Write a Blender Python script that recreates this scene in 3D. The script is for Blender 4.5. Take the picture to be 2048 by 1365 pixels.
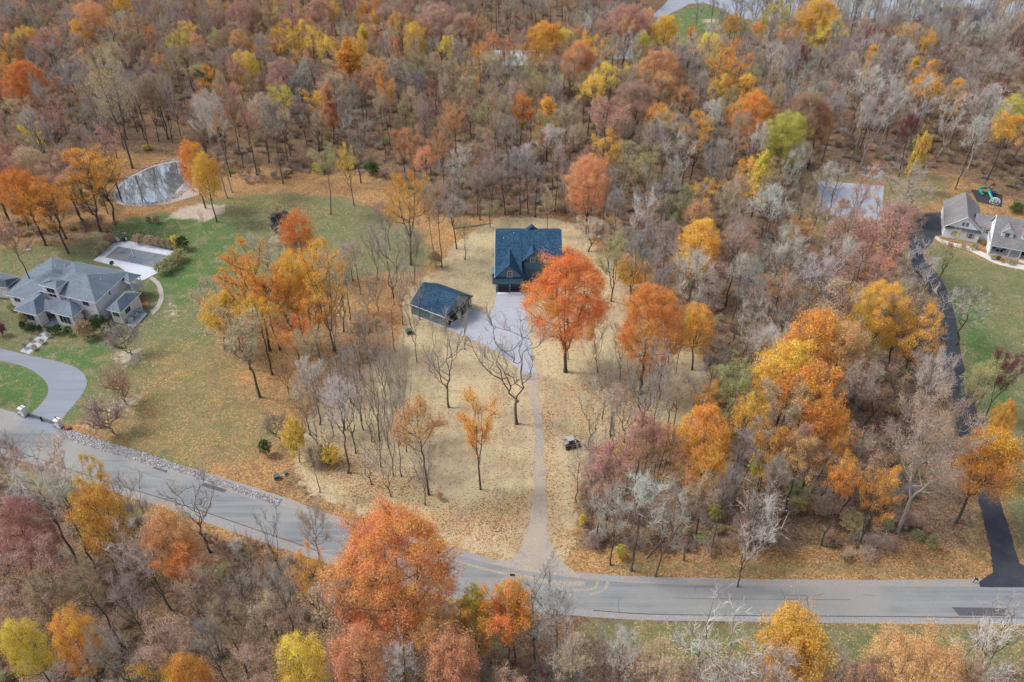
import bpy, math, random
import numpy as np
from mathutils import Vector, Matrix
for _o in list(bpy.data.objects): bpy.data.objects.remove(_o)
S = bpy.context.scene
COL = S.collection
R = math.radians
# ---------------------------------------------------------------- camera
CAMH = 110.0; FPX = 1540.0; PITCH = R(36.8)
cd = bpy.data.cameras.new("camera"); cam = bpy.data.objects.new("camera", cd); COL.objects.link(cam)
cam.location = (0, 0, CAMH); cam.rotation_euler = (R(90) - PITCH, 0, 0)
cd.sensor_width = 36.0; cd.lens = 36.0 * FPX / 2048.0; cd.clip_start = 1.0; cd.clip_end = 8000.0
S.camera = cam
# ---------------------------------------------------------------- sky, sun, exposure
SUN_EL, SUN_AZ = R(52), R(-80)          # sun up behind the far woods, a little left, through thin overcast
w = bpy.data.worlds.new("World"); S.world = w; w.use_nodes = True
wn = w.node_tree; bg = wn.nodes['Background']
sky = wn.nodes.new('ShaderNodeTexSky'); sky.sky_type = 'NISHITA'; sky.sun_disc = False
sky.sun_elevation = SUN_EL; sky.sun_rotation = SUN_AZ; sky.air_density = 1.0; sky.dust_density = 4.0; sky.ozone_density = 1.0
hs = wn.nodes.new('ShaderNodeHueSaturation'); hs.inputs['Saturation'].default_value = 0.68
wn.links.new(sky.outputs[0], hs.inputs['Color']); wn.links.new(hs.outputs[0], bg.inputs[0])
bg.inputs[1].default_value = 0.14
sl = bpy.data.lights.new("sun", 'SUN'); sl.energy = 1.5; sl.angle = R(12); sl.color = (1.0, 0.98, 0.95)
sun = bpy.data.objects.new("sun", sl); COL.objects.link(sun)
sd = Vector((math.sin(SUN_AZ) * math.cos(SUN_EL), math.cos(SUN_AZ) * math.cos(SUN_EL), math.sin(SUN_EL)))
sun.rotation_euler = sd.to_track_quat('Z', 'Y').to_euler(); sun.location = (0, 0, 300)
S.view_settings.view_transform = 'Standard'; S.view_settings.look = 'None'
S.view_settings.exposure = 0.66; S.view_settings.gamma = 1.0
S.render.engine = 'CYCLES'
S.cycles.max_bounces = 5; S.cycles.diffuse_bounces = 2; S.cycles.glossy_bounces = 2
S.cycles.transmission_bounces = 3; S.cycles.transparent_max_bounces = 4

# ---------------------------------------------------------------- helpers
_s, _c = math.sin(PITCH), math.cos(PITCH)
def W(px, py, z=0.0):
    """place on the level z that a point of the photograph (2048x1365) shows"""
    u = (px - 1024) / FPX; v = (py - 682.5) / FPX
    d = (CAMH - z) / (_s + v * _c)
    return Vector((d * u, d * (_c - v * _s), z))
def proj(p):
    d = p[1] * _c + (CAMH - p[2]) * _s
    return 1024 + FPX * p[0] / d, 682.5 + FPX * ((CAMH - p[2]) * _c - p[1] * _s) / d, d
def hgt(bx, by, ty):
    """height of an upright thing with its foot at (bx,by) and its top at row ty"""
    b = W(bx, by); v = (ty - 682.5) / FPX
    return CAMH - b.y * (_s + v * _c) / (_c - v * _s)

def tag(o, label=None, cat=None, group=None, kind=None):
    if label: o['label'] = label
    if cat: o['category'] = cat
    if group: o['group'] = group
    if kind: o['kind'] = kind
    return o
def link(name, me, mat=None, parent=None):
    o = bpy.data.objects.new(name, me); COL.objects.link(o)
    if mat: me.materials.append(mat)
    if parent: o.parent = parent
    return o
def empty(name, loc, rz=0.0):
    o = bpy.data.objects.new(name, None); COL.objects.link(o)
    o.location = loc; o.rotation_euler = (0, 0, rz); o.empty_display_size = 0.5
    return o
class MB:
    """collects shapes in world (or local) coordinates, then links ONE mesh object"""
    def __init__(s, org=(0, 0, 0)): s.v = []; s.f = []; s.o = Vector(org)
    def add(s, vs, fs):
        n = len(s.v)
        s.v += [Vector(p) - s.o for p in vs]; s.f += [[i + n for i in f] for f in fs]; return s
    def prism(s, pts, z0, z1):
        n = len(pts)
        a = sum(pts[i][0] * pts[(i+1) % n][1] - pts[(i+1) % n][0] * pts[i][1] for i in range(n))
        if a < 0: pts = pts[::-1]
        vs = [(p[0], p[1], z0) for p in pts] + [(p[0], p[1], z1) for p in pts]
        fs = [list(range(n))[::-1], list(range(n, 2 * n))] + [[i, (i+1) % n, n + (i+1) % n, n + i] for i in range(n)]
        return s.add(vs, fs)
    def box(s, c, d, rz=0.0, up=None):
        """box centred at c, full sizes d, turned rz"""
        m = Matrix.Rotation(rz, 3, 'Z') if up is None else up
        vs = [Vector(c) + m @ Vector((x * d[0] / 2, y * d[1] / 2, z * d[2] / 2)) for x in (-1, 1) for y in (-1, 1) for z in (-1, 1)]
        return s.add(vs, [(0, 1, 3, 2), (4, 6, 7, 5), (0, 4, 5, 1), (2, 3, 7, 6), (0, 2, 6, 4), (1, 5, 7, 3)])
    def tube(s, pts, rs, k=8, cap=True):
        pts = [Vector(p) for p in pts]
        if not hasattr(rs, '__len__'): rs = [rs] * len(pts)
        rings = []; u = None
        for i, p in enumerate(pts):
            d = (pts[min(i+1, len(pts)-1)] - pts[max(i-1, 0)]).normalized()
            if u is None: u = d.orthogonal().normalized()
            else: u = (u - d * u.dot(d)).normalized()
            vv = d.cross(u)
            rings.append([p + (u * math.cos(2*math.pi*j/k) + vv * math.sin(2*math.pi*j/k)) * rs[i] for j in range(k)])
        vs = [q for r in rings for q in r]; fs = []
        for i in range(len(pts) - 1):
            for j in range(k): fs.append((i*k+j, i*k+(j+1) % k, (i+1)*k+(j+1) % k, (i+1)*k+j))
        if cap: fs += [list(range(k))[::-1], [(len(pts)-1)*k + j for j in range(k)]]
        return s.add(vs, fs)
    def blob(s, c, r, seed=0, n=10, m=7, amp=0.15):
        rg = random.Random(seed); vs = []; fs = []
        r = (r, r, r) if not hasattr(r, '__len__') else r
        for i in range(m + 1):
            for j in range(n):
                th = math.pi * i / m; ph = 2*math.pi*j/n
                q = 1 + (rg.uniform(-amp, amp) if 0 < i < m else 0)
                vs.append((c[0]+r[0]*q*math.sin(th)*math.cos(ph), c[1]+r[1]*q*math.sin(th)*math.sin(ph), c[2]+r[2]*q*math.cos(th)))
        for i in range(m):
            for j in range(n): fs.append((i*n+j, (i+1)*n+j, (i+1)*n+(j+1) % n, i*n+(j+1) % n))
        return s.add(vs, fs)
    def build(s, name, mat=None, parent=None, smooth=False):
        me = bpy.data.meshes.new(name); me.from_pydata([tuple(p) for p in s.v], [], s.f); me.update()
        if smooth: me.polygons.foreach_set('use_smooth', [True] * len(me.polygons))
        return link(name, me, mat, parent)
def npmesh(name, V, Q, smooth=False):
    me = bpy.data.meshes.new(name)
    V = np.asarray(V, np.float32); Q = np.asarray(Q, np.int32); k = Q.shape[1]
    me.vertices.add(len(V)); me.vertices.foreach_set('co', V.ravel())
    me.loops.add(Q.size); me.loops.foreach_set('vertex_index', Q.ravel())
    me.polygons.add(len(Q)); me.polygons.foreach_set('loop_start', np.arange(0, Q.size, k, dtype=np.int32))
    me.update(calc_edges=True)
    if smooth: me.polygons.foreach_set('use_smooth', np.ones(len(Q), bool))
    return me

# ---------------------------------------------------------------- materials
MATS = {}
def newmat(name):
    m = bpy.data.materials.new(name); m.use_nodes = True; nt = m.node_tree
    b = nt.nodes['Principled BSDF']; b.inputs['Specular IOR Level'].default_value = 0.25
    MATS[name] = m
    return m, nt, b
def N(nt, t, **k):
    n = nt.nodes.new(t)
    for a, v in k.items():
        if a.startswith('i_'): n.inputs[a[2:].replace('_', ' ')].default_value = v
        else: setattr(n, a, v)
    return n
def ramp(nt, fac, stops):
    r = nt.nodes.new('ShaderNodeValToRGB'); e = r.color_ramp.elements
    while len(e) < len(stops): e.new(0.5)
    for el, (p, c) in zip(e, stops): el.position = p; el.color = (*c, 1) if len(c) == 3 else c
    nt.links.new(fac, r.inputs[0]); return r.outputs[0]
def mixc(nt, fac, a, b, mode='MIX'):
    m = nt.nodes.new('ShaderNodeMix'); m.data_type = 'RGBA'; m.blend_type = mode
    for s_, v in ((0, fac), (6, a), (7, b)):
        if isinstance(v, (int, float)): m.inputs[s_].default_value = v
        elif isinstance(v, tuple): m.inputs[s_].default_value = (*v, 1)
        else: nt.links.new(v, m.inputs[s_])
    return m.outputs[2]
def mth(nt, op, a, b=None, clamp=False):
    m = nt.nodes.new('ShaderNodeMath'); m.operation = op; m.use_clamp = clamp
    for i, v in enumerate((a, b)):
        if v is None: continue
        if isinstance(v, (int, float)): m.inputs[i].default_value = v
        else: nt.links.new(v, m.inputs[i])
    return m.outputs[0]
def noise(nt, scale, detail=4, rough=0.6, vec=None, dist=0.0):
    n = nt.nodes.new('ShaderNodeTexNoise'); n.inputs['Scale'].default_value = scale
    n.inputs['Detail'].default_value = detail; n.inputs['Roughness'].default_value = rough; n.inputs['Distortion'].default_value = dist
    if vec is not None: nt.links.new(vec, n.inputs['Vector'])
    return n.outputs[0]
def objco(nt):
    return nt.nodes.new('ShaderNodeNewGeometry').outputs['Position']
def mottled(name, a, b, scale=2.0, rough=0.8, spec=0.25, bump=0.0, fine=0, metal=0.0, c=None):
    m, nt, bs = newmat(name); p = objco(nt)
    n1 = noise(nt, scale, 6, 0.65, p)
    col = ramp(nt, n1, [(0.3, a), (0.7, b)])
    if c is not None:
        n3 = noise(nt, scale * 0.13, 3, 0.6, p)
        col = mixc(nt, ramp(nt, n3, [(0.45, (0, 0, 0)), (0.62, (1, 1, 1))]), col, c)
    if fine:
        n2 = noise(nt, fine, 2, 0.6, p)
        col = mixc(nt, 0.75, col, ramp(nt, n2, [(0.3, (0.55, 0.55, 0.55)), (0.7, (1.35, 1.35, 1.35))]), 'MULTIPLY')
    nt.links.new(col, bs.inputs['Base Color']); bs.inputs['Roughness'].default_value = rough
    bs.inputs['Specular IOR Level'].default_value = spec; bs.inputs['Metallic'].default_value = metal
    if bump:
        bp = nt.nodes.new('ShaderNodeBump'); bp.inputs['Strength'].default_value = bump; bp.inputs['Distance'].default_value = 0.05
        nt.links.new(noise(nt, fine or scale * 4, 3, 0.6, p), bp.inputs['Height']); nt.links.new(bp.outputs[0], bs.inputs['Normal'])
    return m
mottled('white_trim', (.62, .63, .65), (.75, .76, .78), 1.5, 0.5)
mottled('cream_wall', (.74, .71, .71), (.82, .79, .79), 0.8, 0.8, fine=5)
mottled('white_siding', (.72, .75, .78), (.82, .84, .86), 0.8, 0.6)
mottled('glass_dark', (.012, .018, .025), (.03, .045, .06), 1.2, 0.12, spec=0.6)
mottled('black_door', (.008, .010, .014), (.018, .020, .026), 2.0, 0.35)
mottled('stone_grey', (.20, .20, .21), (.36, .35, .35), 3.0, 0.9, bump=0.5, fine=8)
mottled('concrete', (.30, .32, .36), (.38, .40, .44), 0.5, 0.85, fine=6, c=(.34, .36, .40))
mottled('pale_concrete', (.44, .48, .54), (.52, .56, .62), 0.6, 0.8, fine=8)
mottled('paver', (.30, .26, .24), (.42, .37, .34), 3.5, 0.85, fine=9)
mottled('flagstone', (.26, .29, .33), (.46, .50, .55), 1.4, 0.8, fine=6)
mottled('terracotta_mat', (.30, .12, .06), (.42, .18, .09), 3.0, 0.8)
mottled('dark_metal', (.02, .022, .025), (.045, .048, .05), 3.0, 0.45, metal=0.3)
mottled('green_box', (.05, .09, .07), (.09, .14, .11), 3.0, 0.55)
mottled('ac_grey', (.26, .33, .34), (.36, .43, .44), 5.0, 0.5)
mottled('wood_brown', (.16, .09, .05), (.26, .15, .09), 4.0, 0.8, fine=12)
mottled('teal_plastic', (.0, .22, .20), (.01, .30, .27), 3.0, 0.35, spec=0.4)
mottled('blue_plastic', (.01, .07, .22), (.02, .10, .30), 3.0, 0.35, spec=0.4)
mottled('rubber_mulch', (.015, .017, .022), (.07, .07, .075), 6.0, 0.9, fine=14)
mottled('shutter_tan', (.34, .30, .24), (.42, .37, .30), 3.0, 0.7)
mottled('brown_soil', (.12, .06, .035), (.28, .14, .06), 2.0, 0.95, fine=7)
mottled('machine_grey', (.20, .19, .19), (.36, .32, .30), 5.0, 0.7)
mottled('machine_roof', (.30, .32, .36), (.42, .43, .46), 3.0, 0.5)
mottled('mulch_orange', (.22, .12, .06), (.36, .20, .10), 3.0, 0.95, fine=9)
mottled('weathered_log', (.20, .17, .14), (.38, .34, .29), 4.0, 0.9, fine=10)
mottled('gravel_mat', (.20, .205, .215), (.33, .335, .345), 2.5, 0.95, fine=7, bump=0.3, c=(.30, .26, .22))
mottled('gravel_drive', (.25, .225, .195), (.38, .345, .30), 1.2, 0.95, fine=6, bump=0.3, c=(.37, .31, .235))
mottled('pond_bank', (.28, .22, .20), (.52, .44, .42), 2.0, 0.95, fine=5, bump=0.4)
mottled('fresh_asphalt', (.026, .030, .042), (.045, .05, .064), 0.6, 0.75, fine=7, c=(.060, .062, .072))
mottled('old_patch', (.075, .075, .085), (.11, .108, .115), 2.0, 0.85, fine=6)
mottled('seam_tar', (.05, .05, .055), (.09, .09, .09), 4.0, 0.7)
mottled('mud', (.26, .235, .20), (.36, .325, .27), 2.0, 0.95, fine=6)
mottled('unused_leaf', (.02, .015, .03), (.06, .045, .08), 2.0)
mottled('court_grey', (.24, .275, .33), (.33, .37, .43), 0.3, 0.85, fine=4, c=(.36, .38, .42))
mottled('far_road_mat', (.22, .25, .29), (.29, .32, .36), 0.3, 0.85, fine=4)
mottled('tennis_line', (.05, .06, .07), (.08, .09, .10), 4.0)
mottled('side_steps', (.45, .43, .40), (.60, .57, .53), 2.5)
mottled('metal_pale', (.45, .47, .5), (.6, .62, .65), 4.0, 0.4, metal=0.4)
def siding(name, a, b, step, axis_vertical=True):
    """board and batten / lap siding: colour and relief follow the boards"""
    m, nt, bs = newmat(name); p = objco(nt); sx = N(nt, 'ShaderNodeSeparateXYZ'); nt.links.new(p, sx.inputs[0])
    if axis_vertical: q = mth(nt, 'ADD', sx.outputs[0], mth(nt, 'MULTIPLY', sx.outputs[1], 0.62))
    else: q = sx.outputs[2]
    fr = mth(nt, 'FRACT', mth(nt, 'DIVIDE', q, step))
    line = mth(nt, 'LESS_THAN', fr, 0.18)
    col = ramp(nt, noise(nt, 1.0, 4, 0.6, p), [(0.3, a), (0.7, b)])
    dark = tuple(x * 0.72 for x in a)
    col = mixc(nt, line, col, dark)
    nt.links.new(col, bs.inputs['Base Color']); bs.inputs['Roughness'].default_value = 0.6
    return m
siding('blue_siding', (.075, .165, .225), (.105, .205, .27), 0.42)
siding('slate_siding', (.15, .205, .24), (.19, .25, .285), 0.42)
siding('white_lap', (.74, .78, .82), (.82, .85, .88), 0.25, False)
def shingle(name, a, b, rough=0.75, spec=0.3):
    m, nt, bs = newmat(name); p = objco(nt)
    v = N(nt, 'ShaderNodeTexVoronoi'); v.inputs['Scale'].default_value = 3.2
    mp = N(nt, 'ShaderNodeMapping'); mp.inputs['Scale'].default_value = (1.0, 1.6, 2.4); nt.links.new(p, mp.inputs[0]); nt.links.new(mp.outputs[0], v.inputs['Vector'])
    sp = N(nt, 'ShaderNodeSeparateColor'); nt.links.new(v.outputs['Color'], sp.inputs[0])
    big = noise(nt, 0.35, 4, 0.6, p)
    col = ramp(nt, sp.outputs[0], [(0.0, a), (1.0, b)])
    col = mixc(nt, 0.8, col, ramp(nt, big, [(0.3, (.82, .82, .82)), (0.7, (1.16, 1.16, 1.16))]), 'MULTIPLY')
    sz = N(nt, 'ShaderNodeSeparateXYZ'); nt.links.new(p, sz.inputs[0])
    row = mth(nt, 'LESS_THAN', mth(nt, 'FRACT', mth(nt, 'MULTIPLY', sz.outputs[2], 5.0)), 0.22)
    col = mixc(nt, row, col, mixc(nt, 1.0, col, (.78, .78, .78), 'MULTIPLY'))
    nt.links.new(col, bs.inputs['Base Color']); bs.inputs['Roughness'].default_value = rough; bs.inputs['Specular IOR Level'].default_value = spec
    return m
shingle('blue_shingle', (.009, .033, .066), (.036, .098, .170), 0.7, 0.12)
shingle('grey_shingle', (.09, .125, .165), (.155, .195, .24), 0.7, 0.25)
shingle('taupe_shingle', (.15, .145, .15), (.24, .23, .235), 0.7, 0.3)
shingle('dark_shingle', (.035, .045, .07), (.08, .095, .13), 0.7, 0.3)
shingle('pale_shingle', (.42, .44, .47), (.55, .57, .60), 0.7, 0.3)
def asphalt(name, a, b, warm, ang):
    """worn road: long wheel tracks, aggregate speckle, faint stains"""
    m, nt, bs = newmat(name); p = objco(nt)
    mp = N(nt, 'ShaderNodeMapping'); mp.inputs['Rotation'].default_value = (0, 0, ang); mp.inputs['Scale'].default_value = (0.03, 0.9, 1)
    nt.links.new(p, mp.inputs[0])
    streak = noise(nt, 1.0, 4, 0.6, mp.outputs[0])
    col = ramp(nt, streak, [(0.32, a), (0.68, b)])
    col = mixc(nt, ramp(nt, noise(nt, 0.06, 4, 0.6, p), [(0.42, (0, 0, 0)), (0.6, (1, 1, 1))]), col, warm)
    col = mixc(nt, 0.8, col, ramp(nt, noise(nt, 6, 3, 0.7, p), [(0.3, (.8, .8, .8)), (0.7, (1.18, 1.18, 1.18))]), 'MULTIPLY')
    nt.links.new(col, bs.inputs['Base Color']); bs.inputs['Roughness'].default_value = 0.85
    return m
asphalt('asphalt', (.135, .152, .165), (.235, .25, .262), (.25, .25, .235), R(14))
asphalt('drive_asphalt', (.175, .195, .235), (.235, .26, .305), (.20, .22, .26), R(60))

def ground_mat():
    m, nt, bs = newmat('ground_mat'); p = objco(nt)
    at = N(nt, 'ShaderNodeAttribute', attribute_name='mask'); at.attribute_type = 'GEOMETRY'
    sp = N(nt, 'ShaderNodeSeparateColor'); nt.links.new(at.outputs['Color'], sp.inputs[0])
    at2 = N(nt, 'ShaderNodeAttribute', attribute_name='mask2'); at2.attribute_type = 'GEOMETRY'
    sp2 = N(nt, 'ShaderNodeSeparateColor'); nt.links.new(at2.outputs['Color'], sp2.inputs[0])
    grass, straw, opn = sp.outputs[0], sp.outputs[1], sp.outputs[2]
    lush, dirt, leafy = sp2.outputs[0], sp2.outputs[1], sp2.outputs[2]
    nA = noise(nt, 0.16, 8, 0.68, p, 0.6); nB = noise(nt, 0.75, 7, 0.75, p, 0.5); nC = noise(nt, 3.5, 3, 0.7, p)
    def brk(msk, n, amt=0.9, soft=0.12):
        x = mth(nt, 'ADD', msk, mth(nt, 'MULTIPLY', mth(nt, 'SUBTRACT', n, 0.5), amt))
        mr = N(nt, 'ShaderNodeMapRange'); mr.inputs['From Min'].default_value = 0.5 - soft; mr.inputs['From Max'].default_value = 0.5 + soft
        nt.links.new(x, mr.inputs['Value']); return mr.outputs[0]
    # fallen leaves: each cell of the pattern is one leaf or a small drift of them
    v = N(nt, 'ShaderNodeTexVoronoi'); v.inputs['Scale'].default_value = 5.0; nt.links.new(p, v.inputs['Vector'])
    vs = N(nt, 'ShaderNodeSeparateColor'); nt.links.new(v.outputs['Color'], vs.inputs[0])
    litter = ramp(nt, vs.outputs[0], [(0.0, (.13, .09, .06)), (0.3, (.23, .155, .09)), (0.55, (.31, .20, .11)), (0.8, (.38, .245, .13)), (1.0, (.48, .35, .22))])
    litter = mixc(nt, 1.0, litter, ramp(nt, noise(nt, 0.11, 7, 0.7, p, 1.2), [(.36, (.74, .76, .80)), (.5, (1, 1, 1)), (.62, (1.16, 1.10, 1.02))]), 'MULTIPLY')
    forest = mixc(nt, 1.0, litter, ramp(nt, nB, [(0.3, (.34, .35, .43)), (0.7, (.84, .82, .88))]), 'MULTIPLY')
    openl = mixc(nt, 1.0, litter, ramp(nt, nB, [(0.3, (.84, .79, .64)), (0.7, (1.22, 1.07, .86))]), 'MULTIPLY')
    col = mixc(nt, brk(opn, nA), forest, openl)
    # grass
    gr = ramp(nt, nC, [(0.25, (.07, .085, .04)), (0.5, (.12, .135, .065)), (0.75, (.18, .19, .10))])
    grdry = ramp(nt, nB, [(0.3, (.13, .125, .07)), (0.7, (.28, .25, .16))])
    grl = ramp(nt, nC, [(0.25, (.045, .09, .03)), (0.5, (.08, .145, .05)), (0.75, (.135, .20, .08))])
    g = mixc(nt, brk(lush, nB, 0.9, 0.3), mixc(nt, ramp(nt, nB, [(0.35, (0, 0, 0)), (0.65, (.8, .8, .8))]), gr, grdry), grl)
    nD = noise(nt, 0.28, 8, 0.72, p, 0.8)
    g = mixc(nt, ramp(nt, nD, [(.50, (0, 0, 0)), (.60, (.75, .75, .75))]), g, mixc(nt, ramp(nt, nC, [(.3, (0, 0, 0)), (.7, (1, 1, 1))]), (.12, .105, .055), (.30, .26, .17)))
    g = mixc(nt, 1.0, g, ramp(nt, noise(nt, 1.8, 5, 0.75, p), [(.32, (.72, .74, .70)), (.68, (1.24, 1.22, 1.2))]), 'MULTIPLY')
    # leaves lying on the grass
    pile = N(nt, 'ShaderNodeMapRange'); pile.inputs['From Min'].default_value = .36; pile.inputs['From Max'].default_value = .66; pile.inputs['To Max'].default_value = 1.7; nt.links.new(nA, pile.inputs['Value'])
    lf = mth(nt, 'LESS_THAN', vs.outputs[1], mth(nt, 'MULTIPLY', leafy, pile.outputs[0]))
    g = mixc(nt, lf, g, mixc(nt, 1.0, litter, (1.0, 1.0, .85), 'MULTIPLY'))
    g = mixc(nt, mth(nt, 'MULTIPLY', brk(mth(nt, 'MULTIPLY', leafy, 1.1), nB, 1.0, .3), .55), g, mixc(nt, 1.0, openl, (.92, .95, .8), 'MULTIPLY'))
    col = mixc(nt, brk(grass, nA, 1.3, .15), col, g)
    # straw over seeded soil
    mp = N(nt, 'ShaderNodeMapping'); mp.inputs['Scale'].default_value = (1.6, 3.4, 1); mp.inputs['Rotation'].default_value = (0, 0, R(25)); nt.links.new(p, mp.inputs[0])
    nS = noise(nt, 1.6, 5, 0.75, mp.outputs[0], 1.2)
    st = ramp(nt, nS, [(0.3, (.26, .195, .105)), (0.48, (.43, .35, .21)), (0.7, (.57, .485, .315))])
    st = mixc(nt, ramp(nt, noise(nt, 0.09, 8, 0.7, p, 0.8), [(0.47, (0, 0, 0)), (0.58, (.85, .85, .85))]), st, ramp(nt, nB, [(.3, (.26, .195, .125)), (.7, (.42, .34, .235))]))
    slf = mth(nt, 'LESS_THAN', vs.outputs[1], mth(nt, 'MULTIPLY', brk(leafy, nA, 0.9, 0.25), 0.75))
    st = mixc(nt, slf, st, mixc(nt, 1.0, litter, (1.15, 1.0, .8), 'MULTIPLY'))
    rut = N(nt, 'ShaderNodeMapping'); rut.inputs['Scale'].default_value = (.5, .1, 1); rut.inputs['Rotation'].default_value = (0, 0, R(-12)); nt.links.new(p, rut.inputs[0])
    nr = noise(nt, 1.0, 5, 0.7, rut.outputs[0], 1.5)
    st = mixc(nt, 0.45, st, ramp(nt, nr, [(.36, (.76, .72, .66)), (.5, (1, 1, 1)), (.66, (1.16, 1.15, 1.14))]), 'MULTIPLY')
    spk = mth(nt, 'LESS_THAN', vs.outputs[2], 0.05)
    st = mixc(nt, spk, st, (.20, .12, .06))
    nR = noise(nt, 0.45, 7, 0.75, p, 0.8)
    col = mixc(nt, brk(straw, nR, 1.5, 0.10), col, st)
    dt = ramp(nt, nB, [(0.3, (.30, .24, .18)), (0.7, (.50, .42, .34))])
    col = mixc(nt, brk(dirt, nB, 1.1, 0.15), col, dt)
    nt.links.new(col, bs.inputs['Base Color']); bs.inputs['Roughness'].default_value = 0.95; bs.inputs['Specular IOR Level'].default_value = 0.1
    bp = nt.nodes.new('ShaderNodeBump'); bp.inputs['Strength'].default_value = 0.6; bp.inputs['Distance'].default_value = 0.12
    nt.links.new(mth(nt, 'ADD', nC, v.outputs['Distance']), bp.inputs['Height']); nt.links.new(bp.outputs[0], bs.inputs['Normal'])
    return m
ground_mat()
def own_colour(nt, attr):
    """colour of the object, or of the single tree within a scattered wood"""
    a = N(nt, 'ShaderNodeAttribute', attribute_name=attr); a.attribute_type = 'INSTANCER'; oi = N(nt, 'ShaderNodeObjectInfo')
    ln = N(nt, 'ShaderNodeVectorMath', operation='LENGTH'); nt.links.new(a.outputs['Vector'], ln.inputs[0])
    return mixc(nt, mth(nt, 'GREATER_THAN', ln.outputs['Value'], 0.001), oi.outputs['Color'], a.outputs['Color'])
def leaf_mat(name, trans=0.25):
    """leaf colour comes from each crown's own object colour; patches and single leaves vary round it"""
    m = bpy.data.materials.new(name); m.use_nodes = True; nt = m.node_tree; nt.nodes.clear(); MATS[name] = m
    oi = N(nt, 'ShaderNodeObjectInfo'); gi = N(nt, 'ShaderNodeNewGeometry'); ocol = own_colour(nt, 'tint')
    tc = N(nt, 'ShaderNodeTexCoord')
    nz = noise(nt, 0.16, 3, 0.6, gi.outputs['Position'])
    isl = gi.outputs['Random Per Island']
    hsv = N(nt, 'ShaderNodeHueSaturation')
    h = mth(nt, 'ADD', 0.5, mth(nt, 'ADD', mth(nt, 'MULTIPLY', mth(nt, 'SUBTRACT', nz, 0.5), 0.09), mth(nt, 'ADD', mth(nt, 'MULTIPLY', mth(nt, 'SUBTRACT', isl, 0.5), 0.04), mth(nt, 'MULTIPLY', mth(nt, 'SUBTRACT', oi.outputs['Random'], 0.5), 0.02))))
    nt.links.new(h, hsv.inputs['Hue'])
    i2 = mth(nt, 'FRACT', mth(nt, 'MULTIPLY', isl, 17.3))
    nt.links.new(mth(nt, 'ADD', 0.88, mth(nt, 'MULTIPLY', i2, 0.66)), hsv.inputs['Value'])
    i3 = mth(nt, 'FRACT', mth(nt, 'MULTIPLY', isl, 41.7))
    nt.links.new(mth(nt, 'ADD', 0.80, mth(nt, 'MULTIPLY', i3, 0.34)), hsv.inputs['Saturation'])
    nt.links.new(ocol, hsv.inputs['Color'])
    d = N(nt, 'ShaderNodeBsdfDiffuse'); t = N(nt, 'ShaderNodeBsdfTranslucent'); mx = N(nt, 'ShaderNodeMixShader'); mx.inputs[0].default_value = trans
    nt.links.new(hsv.outputs[0], d.inputs[0]); nt.links.new(hsv.outputs[0], t.inputs[0])
    nt.links.new(d.outputs[0], mx.inputs[1]); nt.links.new(t.outputs[0], mx.inputs[2])
    o = N(nt, 'ShaderNodeOutputMaterial'); nt.links.new(mx.outputs[0], o.inputs[0])
leaf_mat('leaf', 0.3); leaf_mat('twig', 0.15)
def bark():
    m, nt, bs = newmat('bark'); oc = own_colour(nt, 'tintb'); p = objco(nt)
    mp = N(nt, 'ShaderNodeMapping'); mp.inputs['Scale'].default_value = (3, 3, 0.5); nt.links.new(p, mp.inputs[0])
    n = noise(nt, 1.2, 5, 0.7, mp.outputs[0])
    col = mixc(nt, 1.0, oc, ramp(nt, n, [(0.3, (.5, .5, .52)), (0.7, (1.4, 1.38, 1.32))]), 'MULTIPLY')
    nt.links.new(col, bs.inputs['Base Color']); bs.inputs['Roughness'].default_value = 0.95; bs.inputs['Specular IOR Level'].default_value = 0.1
bark()
def water():
    m, nt, bs = newmat('pond_water'); p = objco(nt)
    bs.inputs['Base Color'].default_value = (.44, .48, .50, 1); bs.inputs['Roughness'].default_value = 0.02
    bs.inputs['Metallic'].default_value = 0.8
    bp = nt.nodes.new('ShaderNodeBump'); bp.inputs['Strength'].default_value = 0.006; bp.inputs['Distance'].default_value = 0.02
    nt.links.new(noise(nt, 0.7, 2, 0.5, p), bp.inputs['Height']); nt.links.new(bp.outputs[0], bs.inputs['Normal'])
water()
def cover():
    m, nt, bs = newmat('pool_cover'); p = objco(nt)
    n = noise(nt, 0.22, 3, 0.5, p, 1.0)
    col = ramp(nt, n, [(0.34, (.09, .125, .18)), (0.44, (.13, .155, .195)), (0.5, (.155, .165, .18)), (0.7, (.185, .19, .20))])
    nt.links.new(col, bs.inputs['Base Color']); bs.inputs['Roughness'].default_value = 0.45
cover()
# ================================================================ GROUND
def cat_rom(pts, n=6):
    P = [Vector(p) for p in pts]; out = []
    for i in range(len(P) - 1):
        a, b, c, d = P[max(i-1, 0)], P[i], P[i+1], P[min(i+2, len(P)-1)]
        for k in range(n):
            t = k / n
            out.append(0.5 * ((2*b) + (c-a)*t + (2*a-5*b+4*c-d)*t*t + (3*b-a-3*c+d)*t*t*t))
    out.append(P[-1]); return out
def wpoly(px): return np.array([tuple(W(*q).xy) for q in px])
def sdist(X, Y, poly):
    """signed distance to a polygon, positive inside"""
    d = np.full(X.shape, 1e9); ins = np.zeros(X.shape, bool); n = len(poly)
    for i in range(n):
        ax, ay = poly[i]; bx, by = poly[(i+1) % n]; ex, ey = bx-ax, by-ay
        t = np.clip(((X-ax)*ex + (Y-ay)*ey) / (ex*ex+ey*ey+1e-9), 0, 1)
        d = np.minimum(d, (X-ax-t*ex)**2 + (Y-ay-t*ey)**2)
        cnd = ((ay > Y) != (by > Y)) & (X < (bx-ax)*(Y-ay)/(by-ay+1e-12) + ax)
        ins ^= cnd
    d = np.sqrt(d); return np.where(ins, d, -d)
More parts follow.
